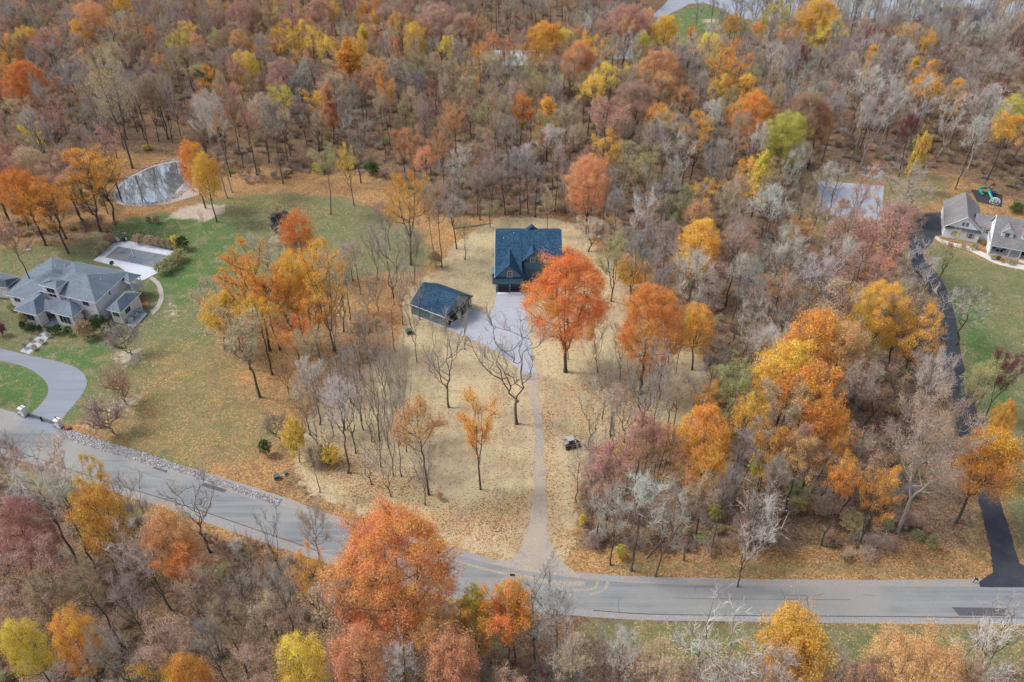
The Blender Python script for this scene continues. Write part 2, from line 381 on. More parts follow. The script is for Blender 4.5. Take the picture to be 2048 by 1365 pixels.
def soft(X, Y, px, wd=3.0, amp=1.0):
    return amp * np.clip(sdist(X, Y, wpoly(px)) / (2*wd) + 0.5, 0, 1)
A_GRASS = [  # polygon (photo pixels on the ground), edge width m, grass, lush, leafiness
 ([(-60,500),(60,492),(150,484),(235,440),(330,425),(450,405),(560,385),(690,395),(760,420),(850,470),(868,520),(830,545),(760,550),(700,560),(640,600),(560,640),(430,620),(390,700),(330,760),(250,830),(130,850),(110,845),(-60,700)], 4, .95, .35, .12),
 ([(250,440),(330,425),(450,440),(470,470),(480,520),(420,580),(370,610),(330,600),(290,560),(390,520),(380,480),(240,470)], 4, 1, 1, .04),
 ([(380,400),(560,385),(640,395),(700,420),(690,450),(560,440),(420,425)], 4, 1, .45, .25),
 ([(-60,715),(60,738),(90,760),(96,785),(60,830),(-60,850)], 1.0, 1, 1, .05),
 ([(70,705),(200,680),(220,700),(190,745),(180,780),(150,830),(125,850),(170,790),(175,760),(150,740)], 1.5, 1, .9, .06),
 ([(290,690),(420,640),(440,700),(330,780),(270,770),(255,740)], 3, 1, .55, .2),
 ([(330,700),(470,700),(520,790),(600,850),(590,900),(470,930),(330,935),(200,885),(260,780)], 8, .86, .3, .45),
 ([(200,880),(330,905),(430,935),(400,945),(300,925),(200,895)], 1.5, .9, .7, .35),
 ([(-60,915),(90,945),(240,985),(330,1025),(300,1060),(120,1000),(-60,960)], 1.5, .95, .4, .35),
 ([(1175,1236),(1560,1247),(2150,1254),(2150,1340),(1700,1330),(1400,1330),(1240,1300),(1160,1260)], 3, 1, .55, .28),
 ([(1200,1124),(1560,1126),(1900,1134),(1900,1150),(1560,1152),(1220,1146)], 2, .8, .35, .45),
 ([(1600,340),(1760,345),(1900,350),(1900,400),(1780,430),(1770,480),(1640,470),(1590,420)], 3, .8, .1, .35),
 ([(1840,470),(1900,500),(2000,530),(2200,560),(2300,1250),(2040,1120),(2000,990),(1965,900),(1920,700),(1870,590)], 4, 1, .35, .12),
 ([(1905,590),(1950,600),(1990,700),(2020,800),(1990,830),(1945,740)], 4, 1, 1, .06),
 ([(1590,440),(1700,450),(1740,520),(1650,500)], 4, .7, .1, .4),
 ([(1930,1000),(1975,1000),(1985,1090),(1960,1140),(1925,1100)], 3, .7, .0, .5),
 ([(1400,8),(1450,22),(1490,45),(1490,70),(1420,85),(1270,100),(1290,62),(1340,28)], 4, 1, 1, .1),
 ([(1490,42),(1900,42),(1900,75),(1600,80),(1490,75)], 8, .6, .0, .5),
 ([(960,120),(1120,130),(1230,110),(1250,160),(1100,175),(960,160)], 6, .7, .6, .3),
 ([(1240,160),(1390,150),(1390,190),(1250,195)], 6, .6, .5, .3),
]
YARD = [(1000,436),(960,455),(935,470),(900,500),(885,525),(868,550),(835,560),(812,590),(806,625),(812,655),(790,685),(750,720),(690,760),(640,800),(610,850),(590,900),(592,950),(620,985),(700,1020),(800,1055),(915,1100),(1000,1118),(1090,1140),(1135,1120),(1150,1060),(1150,1000),(1160,950),(1185,900),(1290,868),(1400,845),(1440,800),(1420,740),(1370,690),(1330,640),(1270,600),(1240,560),(1220,520),(1180,480),(1150,455),(1110,436)]
def build_ground():
    xs = np.concatenate([[-4000, -2000, -1000, -600, -420], np.arange(-340, 341, 1.25), [420, 600, 1000, 2000, 4000]])
    ys = np.concatenate([[-500, -100, 0], np.arange(40, 520, 1.25), [560, 700, 1000, 2000, 6000]])
    X, Y = np.meshgrid(xs, ys); nx, ny = len(xs), len(ys)
    V = np.stack([X.ravel(), Y.ravel(), np.zeros(X.size)], 1)
    i = np.arange(ny-1)[:, None]*nx + np.arange(nx-1)[None, :]
    Q = np.stack([i, i+1, i+1+nx, i+nx], -1).reshape(-1, 4)
    me = npmesh('ground', V, Q)
    X = X.ravel(); Y = Y.ravel()
    g = np.zeros(X.size); lush = np.zeros(X.size); leafy = np.full(X.size, .3)
    for px, wd, gv, lv, fv in A_GRASS:
        k = soft(X, Y, px, wd)
        g = np.maximum(g, k*gv); lush = lush*(1-k) + lv*k; leafy = leafy*(1-k) + fv*k
    straw = soft(X, Y, YARD, 3.5)
    ly = np.zeros(X.size)                    # leaf drifts over the straw
    for px, wd, a in [([(880,1010),(1060,980),(1062,1110),(1000,1110),(900,1090),(760,1040)], 4, .62),
                      ([(1085,760),(1100,760),(1112,900),(1120,1000),(1150,1110),(1100,1110),(1096,1000),(1086,900)], 2, .8),
                      ([(1112,940),(1180,900),(1160,1120),(1115,1110)], 5, .55),
                      ([(690,850),(760,900),(860,960),(880,1040),(700,1020),(600,970),(600,880)], 6, .62),
                      ([(1000,700),(1045,760),(1062,860),(1050,980),(960,1000),(900,850)], 6, .36),
                      ([(1100,750),(1290,740),(1400,830),(1200,900),(1110,920)], 8, .5)]:
        ly = np.maximum(ly, soft(X, Y, px, wd)*a)
    leafy = leafy*(1-straw) + ly*straw
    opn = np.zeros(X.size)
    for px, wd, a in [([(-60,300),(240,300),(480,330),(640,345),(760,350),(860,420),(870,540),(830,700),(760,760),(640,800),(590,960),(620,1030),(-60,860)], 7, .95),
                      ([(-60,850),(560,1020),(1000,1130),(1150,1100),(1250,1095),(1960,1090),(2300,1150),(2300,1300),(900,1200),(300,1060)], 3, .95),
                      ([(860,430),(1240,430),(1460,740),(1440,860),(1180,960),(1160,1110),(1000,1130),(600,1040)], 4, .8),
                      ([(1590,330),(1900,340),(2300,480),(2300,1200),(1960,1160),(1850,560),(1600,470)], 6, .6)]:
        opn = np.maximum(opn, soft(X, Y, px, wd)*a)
    dirt = np.zeros(X.size)
    for px, wd, a in [([(330,438),(360,415),(400,408),(455,410),(450,425),(410,445),(390,440)], 2, .85),
                      ([(40,475),(120,462),(230,455),(260,462),(130,487),(50,490)], 3, .5),
                      ([(225,700),(290,690),(295,725),(255,740),(215,730)], 3, .6),
                      ([(220,790),(300,775),(300,810),(230,840),(180,840)], 4, .5),
                      ([(535,470),(590,470),(590,490),(530,490)], 2, .5),
                      ([(310,600),(360,600),(375,640),(330,650)], 3, .5),
                      ([(160,838),(200,845),(215,880),(150,858)], 2, .5),
                      ([(1400,38),(1440,36),(1440,46),(1400,48)], 3, .6),
                      ([(590,960),(640,975),(740,1020),(720,1030),(620,1000)], 3, .6),
                      ([(850,1062),(1000,1085),(1000,1110),(900,1098)], 2, .5)]:
        dirt = np.maximum(dirt, soft(X, Y, px, wd)*a)
    for nm, ch in (('mask', (g, straw, opn)), ('mask2', (lush, dirt, leafy))):
        a = me.attributes.new(nm, 'FLOAT_COLOR', 'POINT')
        a.data.foreach_set('color', np.stack([*ch, np.ones(X.size)], 1).astype(np.float32).ravel())
    tag(link('ground', me, MATS['ground_mat']), kind='structure')
build_ground()

# ================================================================ ROADS, DRIVES, PATHS (thin sheets)
def tri_sheet(name, poly, z, mat, thick=0.0):
    import bmesh
    bm = bmesh.new(); vs = [bm.verts.new((p[0], p[1], z)) for p in poly]
    f = bm.faces.new(vs); bm.normal_update()
    if f.normal.z < 0: f.normal_flip()
    if thick:
        r = bmesh.ops.extrude_face_region(bm, geom=[f]); top = [v for v in r['geom'] if isinstance(v, bmesh.types.BMVert)]
        for v in top: v.co.z += thick
    bmesh.ops.triangulate(bm, faces=bm.faces[:])
    bm.normal_update(); me = bpy.data.meshes.new(name); bm.to_mesh(me); bm.free()
    return link(name, me, MATS[mat])
def strip(name, ea, eb, z, mat, n=6, kind='structure', thick=0.0, rag=0.0):
    """sheet between two edges given in photo pixels on the ground"""
    a = cat_rom([W(*p) for p in ea], n); b = cat_rom([W(*p) for p in eb], n)
    if rag:
        n = 14; a = cat_rom([W(*p) for p in ea], n); b = cat_rom([W(*p) for p in eb], n); rg = random.Random(len(name))
        for q in a+b: q.x += rg.uniform(-rag, rag); q.y += rg.uniform(-rag, rag)*.3
    o = tri_sheet(name, [(p.x, p.y) for p in a] + [(p.x, p.y) for p in b[::-1]], z, mat, thick)
    return tag(o, kind=kind)
up_a = [(-150,775),(-60,802),(0,823),(37,845),(107,868),(200,898),(300,928),(400,962),(512,1000),(595,1020),(674,1047),(760,1073),(911,1110),(1017,1136),(1120,1152),(1241,1165),(1400,1170),(1536,1172),(1800,1173),(2047,1174),(2300,1174)]
lo_a = [(-150,862),(-60,880),(0,895),(130,936),(215,964),(380,1015),(512,1060),(648,1106),(760,1140),(900,1180),(1040,1206),(1186,1220),(1302,1228),(1536,1231),(1800,1233),(2047,1236),(2300,1238)]
up_s = [(-150,770),(-60,796),(0,816),(100,850),(180,876),(300,912),(420,948),(560,992),(640,1022),(700,1040),(790,1066),(911,1097),(1017,1126),(1120,1140),(1241,1152),(1400,1156),(1536,1159),(1800,1160),(1960,1158),(2300,1158)]
lo_s = [(-150,882),(-60,899),(0,911),(95,938),(200,975),(350,1024),(500,1076),(640,1122),(760,1158),(900,1196),(1040,1220),(1180,1234),(1302,1241),(1536,1244),(1800,1248),(2047,1250),(2300,1252)]
strip('road_shoulder', up_s, lo_s, 0.006, 'gravel_mat')
strip('road', up_a, lo_a, 0.022, 'asphalt')
# tarred seams, cracks and patches
def line_px(pts, wd, z, mat, name):
    P = cat_rom([W(*p) for p in pts], 5); L = []; Rr = []
    for i, p in enumerate(P):
        d = (P[min(i+1, len(P)-1)] - P[max(i-1, 0)]).normalized(); n = Vector((-d.y, d.x, 0)) * wd / 2
        L.append((p+n)[:2]); Rr.append((p-n)[:2])
    return tag(tri_sheet(name, L + Rr[::-1], z, mat), kind='structure')
line_px([(0,895),(25,901),(130,936),(215,964),(380,1015),(512,1060),(640,1104)], .16, .028, 'seam_tar', 'road_seam')
line_px([(25,901),(45,883),(68,860)], 0.084, .029, 'seam_tar', 'road_crack')
line_px([(1186,1221),(1302,1229),(1536,1232),(1800,1234),(2060,1237)], .12, .028, 'seam_tar', 'road_seam')
line_px([(1345,1196),(1400,1198),(1536,1199),(1700,1200)], 0.060, .028, 'seam_tar', 'road_crack')
line_px([(1390,1186),(1390,1177),(1400,1174),(1412,1175)], 0.060, .028, 'seam_tar', 'road_crack')
line_px([(1561,1178),(1565,1186),(1571,1200)], 0.072, .028, 'seam_tar', 'road_crack')
line_px([(1570,1191),(1590,1191),(1612,1192),(1614,1200),(1617,1216)], 0.078, .029, 'seam_tar', 'road_crack')
line_px([(1630,1192),(1640,1190),(1647,1187)], 0.060, .028, 'seam_tar', 'road_crack')
line_px([(1726,1190),(1740,1191),(1750,1193)], 0.060, .028, 'seam_tar', 'road_crack')
line_px([(1116,1180),(1150,1181),(1175,1180),(1190,1176),(1196,1162)], .45, .027, 'mud', 'tyre_track')
line_px([(1180,1190),(1200,1184),(1212,1175),(1216,1162)], .45, .027, 'mud', 'tyre_track')
line_px([(1020,1150),(1060,1158),(1110,1166),(1170,1168)], 1.0, .0265, 'mud', 'road_dirt')
line_px([(900,1118),(960,1136),(1030,1152)], .5, .0265, 'mud', 'road_dirt')
line_px([(700,1078),(760,1096),(830,1112)], 0.132, .028, 'seam_tar', 'road_crack')
line_px([(240,930),(300,950),(360,966)], 0.072, .028, 'seam_tar', 'road_crack')
line_px([(1240,1196),(1236,1212),(1240,1226)], 0.072, .028, 'seam_tar', 'road_crack')
line_px([(1505,1224),(1512,1231)], 0.072, .029, 'seam_tar', 'road_crack')
def patch(px, z, mat, name, thick=0.0):
    return tag(tri_sheet(name, [tuple(W(*p).xy) for p in px], z, mat, thick), kind='structure')
patch([(1903,1215),(2015,1217),(2024,1233),(1918,1232)], .03, 'old_patch', 'road_patch')
patch([(308,934),(336,942),(333,946),(305,937)], .03, 'old_patch', 'road_patch')
patch([(410,966),(455,980),(448,986),(402,972)], .03, 'old_patch', 'road_patch')
# gravel path to the blue house, spilling out on the road
strip('gravel_path', [(1048,745),(1060,800),(1069,860),(1070,920),(1066,1000),(1058,1050),(1043,1090),(1020,1122),(985,1132)], [(1070,740),(1079,800),(1085,860),(1088,920),(1091,1000),(1094,1050),(1102,1090),(1120,1120),(1150,1155)], .016, 'gravel_drive', rag=.3)
patch([(975,1129),(1020,1120),(1120,1120),(1160,1154),(1130,1166),(1090,1160),(1050,1163),(1015,1146)], .0195, 'gravel_drive', 'gravel_path')
patch([(993,585),(1047,585),(1050,610),(1056,650),(1062,690),(1066,720),(1072,745),(1045,748),(1020,722),(990,702),(960,686),(925,672),(893,656),(944,615),(955,622),(968,627),(980,624),(988,612)], .02, 'concrete', 'driveway')
# dark drive on the right and grey drive on the left
strip('driveway', [(1770,405),(1800,440),(1816,480),(1824,530),(1850,570),(1872,620),(1880,680),(1890,760),(1905,820),(1925,900),(1945,960),(1966,1040),(1980,1100),(1984,1150),(1960,1166)],
      [(1840,420),(1866,455),(1868,480),(1846,510),(1872,545),(1896,585),(1912,640),(1925,720),(1945,790),(1965,870),(1986,940),(2003,1010),(2022,1070),(2042,1130),(2080,1168)], .026, 'fresh_asphalt', rag=.13)
patch([(1958,1164),(1984,1146),(2042,1128),(2085,1168),(2090,1176),(1960,1175)], .03, 'fresh_asphalt', 'driveway')
strip('driveway', [(-60,685),(0,697),(60,712),(110,722),(150,735),(170,752),(172,775),(150,808),(125,838),(110,868)],
      [(-60,710),(0,722),(40,731),(70,745),(92,765),(96,785),(85,805),(62,828),(48,840),(38,846)], .026, 'drive_asphalt')
patch([(40,703),(58,709),(85,690),(104,668),(96,664),(88,660),(72,676)], .03, 'flagstone', 'front_path')
# arc of stepping pavers at the pool
strip('paver_path', [(298,557),(312,570),(318,588),(317,600),(312,612),(300,622)], [(304,553),(320,566),(327,586),(326,602),(319,616),(306,630)], .02, 'paver')
# curving walk on the right
strip('front_walk', [(1866,476),(1890,489),(1930,499),(1960,512),(1990,527),(2025,536),(2070,544)], [(1872,472),(1895,483),(1935,492),(1968,506),(1998,520),(2030,528),(2070,534)], .02, 'side_steps')
# far roads
strip('far_road', [(1235,100),(1262,72),(1285,48),(1310,26),(1335,2),(1350,-30)], [(1262,98),(1290,66),(1312,46),(1340,28),(1378,8),(1400,-20)], .02, 'far_road_mat')
patch([(1376,8),(1410,7),(1440,16),(1470,34),(1500,40),(1600,40),(1700,38),(1900,42),(2100,52),(2100,-60),(1340,-60),(1350,-10)], .026, 'far_road_mat', 'far_road')
patch([(1215,92),(1282,92),(1282,118),(1215,118)], .03, 'far_road_mat', 'driveway')
patch([(1637,362),(1768,372),(1762,442),(1632,428)], .03, 'court_grey', 'sports_court')
line_px([(1641,400),(1680,405),(1722,412)], .18, .036, 'tennis_line', 'court_line')
patch([(1820,430),(1882,425),(1886,470),(1866,474),(1830,470)], .032, 'fresh_asphalt', 'driveway')
# pond and its stony bank
bank = [(226,388),(240,366),(262,352),(300,334),(345,322),(366,322),(382,338),(395,368),(398,388),(370,398),(335,408),(300,412),(255,412),(232,404)]
pond = [(231,392),(245,368),(270,352),(305,335),(345,326),(362,326),(373,345),(370,362),(356,378),(338,398),(300,406),(265,410),(240,404)]
def smooth_closed(px, n=4):
    P = [W(*p) for p in px]; P = P[-1:] + P + P[:2]; out = cat_rom(P, n); return [(p.x, p.y) for p in out[n:-n-1]]
tag(tri_sheet('pond_bank', smooth_closed(bank), .01, 'pond_bank'), kind='structure')
tag(tri_sheet('pond', smooth_closed(pond), .035, 'pond_water'), kind='structure')
# rubble strip along the road: nobody could count it
def rubble(name, edge, wd, n, seed, s0=.10, s1=.26):
    rg = np.random.default_rng(seed); P = cat_rom([W(*p) for p in edge], 8); vs = []; fs = []
    cube = np.array([(x, y, z) for x in (-1, 1) for y in (-1, 1) for z in (-1, 1)], float)
    cf = np.array([(0, 1, 3, 2), (4, 6, 7, 5), (0, 4, 5, 1), (2, 3, 7, 6), (0, 2, 6, 4), (1, 5, 7, 3)])
    for k in range(n):
        i = rg.integers(0, len(P)-1); t = rg.random(); p = P[i].lerp(P[i+1], t); d = (P[i+1]-P[i]).normalized()
        nn = Vector((-d.y, d.x, 0)); o = rg.uniform(-.5, .5)*wd; s = rg.uniform(s0, s1)
        q = cube*(1+rg.uniform(-.35, .35, cube.shape))*s*.5*np.array([1, .8, .6]); a = rg.uniform(0, 6.3)
        Rm = np.array([[math.cos(a), -math.sin(a), 0], [math.sin(a), math.cos(a), 0], [0, 0, 1]])
        vs.append(q @ Rm.T + np.array([p.x+nn.x*o, p.y+nn.y*o, s*.15])); fs.append(cf + 8*k)
    o = link(name, npmesh(name, np.concatenate(vs), np.concatenate(fs)), MATS['rubble'])
    return tag(o, kind='stuff')
_m, _nt, _b = newmat('rubble'); _g = N(_nt, 'ShaderNodeNewGeometry')
_nt.links.new(ramp(_nt, _g.outputs['Random Per Island'], [(0, (.14, .14, .15)), (.5, (.32, .32, .335)), (.85, (.52, .52, .54)), (1, (.34, .20, .11))]), _b.inputs['Base Color'])
rubble('roadside_rubble', [(112,864),(150,874),(200,890),(260,908),(330,930)], 2.4, 2600, 3)
rubble('roadside_rubble', [(330,928),(400,952),(450,968),(512,990),(560,1006)], 1.5, 1500, 4)
rubble('pond_stones', [(232,404),(228,388),(245,362),(300,332),(350,321),(374,330),(384,360)], .9, 260, 5, .1, .5)
rubble('pond_stones', [(370,350),(374,372),(350,394),(300,410),(250,410)], 2.6, 700, 6, .1, .35)
rubble('house_bed_stones', [(1722,345),(1735,352),(1755,356),(1765,348),(1750,336),(1728,338)], 2.0, 380, 7, .15, .5)
# ================================================================ BUILDINGS
def roof(name, eave, z, tops, facets, mat, parent, org, fascia=.22, ez=None, fmat=None):
    """solid roof: eave ring (world xy) at level z, ridge points tops (x,y,z), facets index eave then tops"""
    mb = MB(org); n = len(eave); zz = ez or [z]*n
    mb.add([(p[0], p[1], zz[i]) for i, p in enumerate(eave)] + [tuple(t) for t in tops] + [(p[0], p[1], zz[i]-fascia) for i, p in enumerate(eave)],
           [list(f) for f in facets])
    m = len(tops); b = n + m
    mb.add([(p[0], p[1], zz[i]) for i, p in enumerate(eave)] + [(p[0], p[1], zz[i]-fascia) for i, p in enumerate(eave)],
           [[i, (i+1) % n, n+(i+1) % n, n+i] for i in range(n)] + [[n+i for i in range(n)][::-1]])
    o = mb.build(name, MATS[mat], parent)
    if fmat:                                   # pale fascia and gutter as its own trim
        t = MB(org)
        for i in range(n):
            a = Vector((eave[i][0], eave[i][1], zz[i]-.10)); c = Vector((eave[(i+1) % n][0], eave[(i+1) % n][1], zz[(i+1) % n]-.10))
            t.tube([a, c], .09, 4)
        t.build('gutter', MATS[fmat], parent)
    return o
def inset(poly, d):
    c = sum((Vector(p[:2]) for p in poly), Vector((0, 0)))/len(poly); out = []
    n = len(poly); a = sum(poly[i][0]*poly[(i+1) % n][1]-poly[(i+1) % n][0]*poly[i][1] for i in range(n)); sg = 1 if a > 0 else -1
    for i in range(n):
        p0, p1, p2 = Vector(poly[i-1][:2]), Vector(poly[i][:2]), Vector(poly[(i+1) % n][:2])
        e1 = (p1-p0).normalized(); e2 = (p2-p1).normalized()
        n1 = Vector((-e1.y, e1.x))*sg; n2 = Vector((-e2.y, e2.x))*sg
        bis = n1+n2; k = bis.dot(n1)
        out.append(tuple(p1 + bis*(d/k if abs(k) > .2 else d)))
    return out
def wallblock(name, poly, z0, z1, mat, parent, org):
    return MB(org).prism([tuple(p[:2]) for p in poly], z0, z1).build(name, MATS[mat], parent)
def window(par, org, a, b, t, zc, w, h, cols=1, rows=2, frame='white_trim', glass='glass_dark', depth=.07, shutters=None, name='window', fw=.09):
    """window on the wall that runs a->b (outside on the right hand of a->b); frame mesh with its pane as sub-part"""
    a = Vector((a[0], a[1], 0)); b = Vector((b[0], b[1], 0)); d = (b-a); L = d.length; d.normalize(); nrm = Vector((d.y, -d.x, 0))
    m3 = Matrix((d, nrm, Vector((0, 0, 1)))).transposed(); c = a + d*(t*L) + Vector((0, 0, zc))
    f = MB(org)
    for s in (-1, 1):
        f.box(c + d*s*(w/2), (fw, depth*2, h+fw), up=m3); f.box(c + Vector((0, 0, s*h/2)), (w-fw-.004, depth*2-.004, fw), up=m3)
    for i in range(1, cols): f.box(c + d*(i/cols-.5)*w, (fw*.55, depth*1.6, h-fw-.004), up=m3)
    for j in range(1, rows): f.box(c + Vector((0, 0, (j/rows-.5)*h)), (w-fw-.004, depth*1.5, fw*.5), up=m3)
    fo = f.build(name, MATS[frame], par)
    MB(org).box(c, (w-.02, depth, h-.02), up=m3).build('pane', MATS[glass], fo)
    if shutters:
        for s in (-1, 1): MB(org).box(c + d*s*(w/2+.32), (.42, depth, h), up=m3).build('shutter', MATS[shutters], fo)
    return fo
def rot_wall(a, b):
    d = (Vector((b[0], b[1], 0))-Vector((a[0], a[1], 0))).normalized(); n = Vector((d.y, -d.x, 0))
    return d, n, Matrix((d, n, Vector((0, 0, 1)))).transposed()
def vents(par, org, pts, r=.09, h=.55):
    for p in pts: MB(org).tube([Vector(p)-Vector((0, 0, .3)), Vector(p)+Vector((0, 0, h))], r, 7).build('roof_vent', MATS['white_trim'], par)

# ---------------- blue house
def blue_house():
    O = Vector((4.5, 174, 0)); h = empty('blue_house', O)
    tag(h, 'dark blue house with steep blue shingle roof, partly behind the big red-orange tree', 'house')
    x0, xs, x1 = -4.1, 2.55, 12.8; y0 = 168.3
    # walls
    wallblock('wall', [(x0, y0), (xs+.35, y0), (xs+.35, 194), (x0, 194)], 0, 4.35, 'blue_siding', h, O)
    wallblock('wall', [(xs+.36, 173.3), (x1, 173.3), (x1, 190), (xs+.36, 190)], 0, 6.7, 'blue_siding', h, O)
    # left roof: one long slope from the garage eave to the ridge, falling again behind
    ov = .35; zr, yr = 10.75, 181.6
    k = (zr-4.5)/(yr-(y0-ov))
    roof('roof', [(x0-ov, y0-ov), (xs, y0-ov), (xs, 194.5), (x0-ov, 194.5)], 4.5, [(x0-ov, yr, zr), (xs, yr, zr)],
         [(0, 1, 5, 4), (3, 4, 5, 2)], 'blue_shingle', h, O)
    MB(O).add([(x0+.02, y0+.4, 4.3), (x0+.02, 194, 4.3), (x0+.02, yr, zr-.25), (x0+.3, y0+.4, 4.3), (x0+.3, 194, 4.3), (x0+.3, yr, zr-.25)], [(0, 1, 2), (3, 5, 4), (0, 3, 4, 1), (1, 4, 5, 2), (2, 5, 3, 0)]).build('gable_wall', MATS['blue_siding'], h)
    # right roof, ridge a hand higher
    zr2, ye = 11.05, 172.85
    roof('roof', [(xs+.01, ye), (x1+ov, ye), (x1+ov, 190.3), (xs+.01, 190.3)], 6.75, [(xs+.01, yr, zr2), (x1+ov, yr, zr2)],
         [(0, 1, 5, 4), (3, 4, 5, 2)], 'blue_shingle', h, O)
    for xa, xb in ((xs+.05, xs+.3), (x1-.25, x1)):
        MB(O).add([(xa, ye+.5, 6.5), (xa, 189.9, 6.5), (xa, yr, zr2-.25), (xb, ye+.5, 6.5), (xb, 189.9, 6.5), (xb, yr, zr2-.25)], [(0, 1, 2), (3, 5, 4), (0, 3, 4, 1), (1, 4, 5, 2), (2, 5, 3, 0)]).build('gable_wall', MATS['blue_siding'], h)
    # front gables: solid gable prism running back into the slope
    def gable(xa, xb, yf, ze, za, yb, wx0, wx1, zb, win):
        xm = (xa+xb)/2; t = .16
        g = MB(O); g.add([(xa, yf-.35, ze), (xm, yf-.35, za), (xb, yf-.35, ze), (xa, yb, ze), (xm, yb, za), (xb, yb, ze),
                          (xa, yf-.35, ze-t), (xm, yf-.35, za-t), (xb, yf-.35, ze-t), (xa, yb, ze-t), (xm, yb, za-t), (xb, yb, ze-t)],
                         [(0, 1, 4, 3), (1, 2, 5, 4), (6, 9, 10, 7), (7, 10, 11, 8), (0, 6, 7, 1), (1, 7, 8, 2), (0, 3, 9, 6), (2, 8, 11, 5), (3, 4, 10, 9), (4, 5, 11, 10)])
        r = g.build('gable_roof', MATS['blue_shingle'], h)
        f = MB(O); f.add([(wx0, yf, zb), (wx1, yf, zb), (wx1, yf, ze-t-.02), (xm, yf, za-t-.02), (wx0, yf, ze-t-.02),
                          (wx0, yf+6, zb), (wx1, yf+6, zb), (wx1, yf+6, ze-t-.02), (xm, yf+6, za-t-.02), (wx0, yf+6, ze-t-.02)],
                         [(0, 1, 2, 3, 4), (9, 8, 7, 6, 5), (0, 5, 6, 1), (1, 6, 7, 2), (2, 7, 8, 3), (3, 8, 9, 4), (4, 9, 5, 0)])
        f.build('gable_wall', MATS['blue_siding'], h)
        MB(O).tube([(xa, yf-.37, ze-.06), (xm, yf-.37, za-.06), (xb, yf-.37, ze-.06)], .08, 4).build('bargeboard', MATS['dark_metal'], h)
        window(h, O, (wx0, yf), (wx1, yf), *win)
    gable(x0-.4, xs+.75, y0-.02, 4.5, 8.45, 177.2, x0+.03, xs+.33, 4.3, (.5, 5.55, 1.15, 1.75, 2, 3))
    gable(2.75, 8.05, 172.9, 6.75, 9.25, 178.6, 3.1, 7.7, 4.0, (.5, 7.0, 1.15, 1.2, 2, 2))
    # rear cross gable that peeps over the ridge
    MB(O).add([(3.2, 182.6, 9.6), (7.2, 182.6, 9.6), (5.2, 182.6, 11.35), (3.2, 184.4, 9.6), (7.2, 184.4, 9.6), (5.2, 184.4, 11.35)], [(0, 1, 2), (3, 5, 4), (0, 2, 5, 3), (1, 4, 5, 2), (0, 3, 4, 1)]).build('gable_roof', MATS['blue_shingle'], h)
    MB(O).tube([(x0-ov-.02, y0-ov, 4.42), (x0-ov-.02, yr, zr-.08)], .07, 4).build('bargeboard', MATS['white_trim'], h)
    MB(O).tube([(xs-.02, y0-.3, 4.5), (xs-.02, yr, zr2+.02)], .05, 4).build('roof_flashing', MATS['dark_metal'], h)
    MB(O).tube([(xs+5.6, ye-.06, 6.66), (x1+.3, ye-.06, 6.66)], .09, 4).build('gutter', MATS['white_trim'], h)
    # side bay with its own little roof
    MB(O).prism([(x0-1.1, 172.2), (x0-.01, 172.2), (x0-.01, 175), (x0-1.1, 175)], 0, 3.1).add([(x0-1.3, 172, 3.1), (x0-.02, 172, 3.9), (x0-.02, 175.2, 3.9), (x0-1.3, 175.2, 3.1), (x0-.02, 172, 3.1), (x0-.02, 175.2, 3.1)], [(0, 1, 2, 3), (0, 4, 1), (3, 2, 5), (0, 3, 5, 4)]).build('side_bay', MATS['blue_siding'], h)
    # garage doors
    for i in range(2):
        xa = x0+.55+i*3.2; g = MB(O).box((xa+1.35, y0-.03, 1.2), (2.75, .10, 2.4)); d = g.build('garage_door', MATS['black_door'], h)
        f = MB(O)
        for j in range(4): f.box((xa+.38+j*.65, y0-.095, 1.95), (.5, .05, .34))
        f.build('pane', MATS['glass_dark'], d)
        MB(O).box((xa+1.35, y0-.5, .04), (2.9, .9, .08)).build('door_sill', MATS['white_trim'], h)
    for xa in (x0+.22, x0+3.53, xs+.1): MB(O).box((xa, y0-.1, 2.1), (.14, .16, .32)).build('wall_lamp', MATS['white_trim'], h)
    MB(O).box((-.75, y0-.1, 4.35), (.3, .12, .12)).build('wall_lamp', MATS['white_trim'], h)
    MB(O).box((-.75, y0-.04, 3.35), (6.5, .05, .1)).build('belt_board', MATS['slate_siding'], h)
    MB(O).box((x0-.02, y0-.05, 2.1), (.16, .12, 4.1)).build('downspout', MATS['slate_siding'], h)
    MB(O).box((x1-2.2, 173.25, 4.6), (.1, .1, .1)).build('wall_lamp', MATS['white_trim'], h)
    vents(h, O, [(-2.2, 179.2, 9.7), (.4, 180.8, 10.4)], .07, .4)
    window(h, O, (8.0, 173.3), (12.6, 173.3), .5, 4.8, 1.4, 1.4, 2, 2)
    window(h, O, (8.0, 173.3), (12.6, 173.3), .3, 1.7, 1.2, 1.6, 2, 2)
    window(h, O, (8.0, 173.3), (12.6, 173.3), .75, 1.2, 1.0, 2.3, 1, 3, name='front_door', glass='black_door')
blue_house()

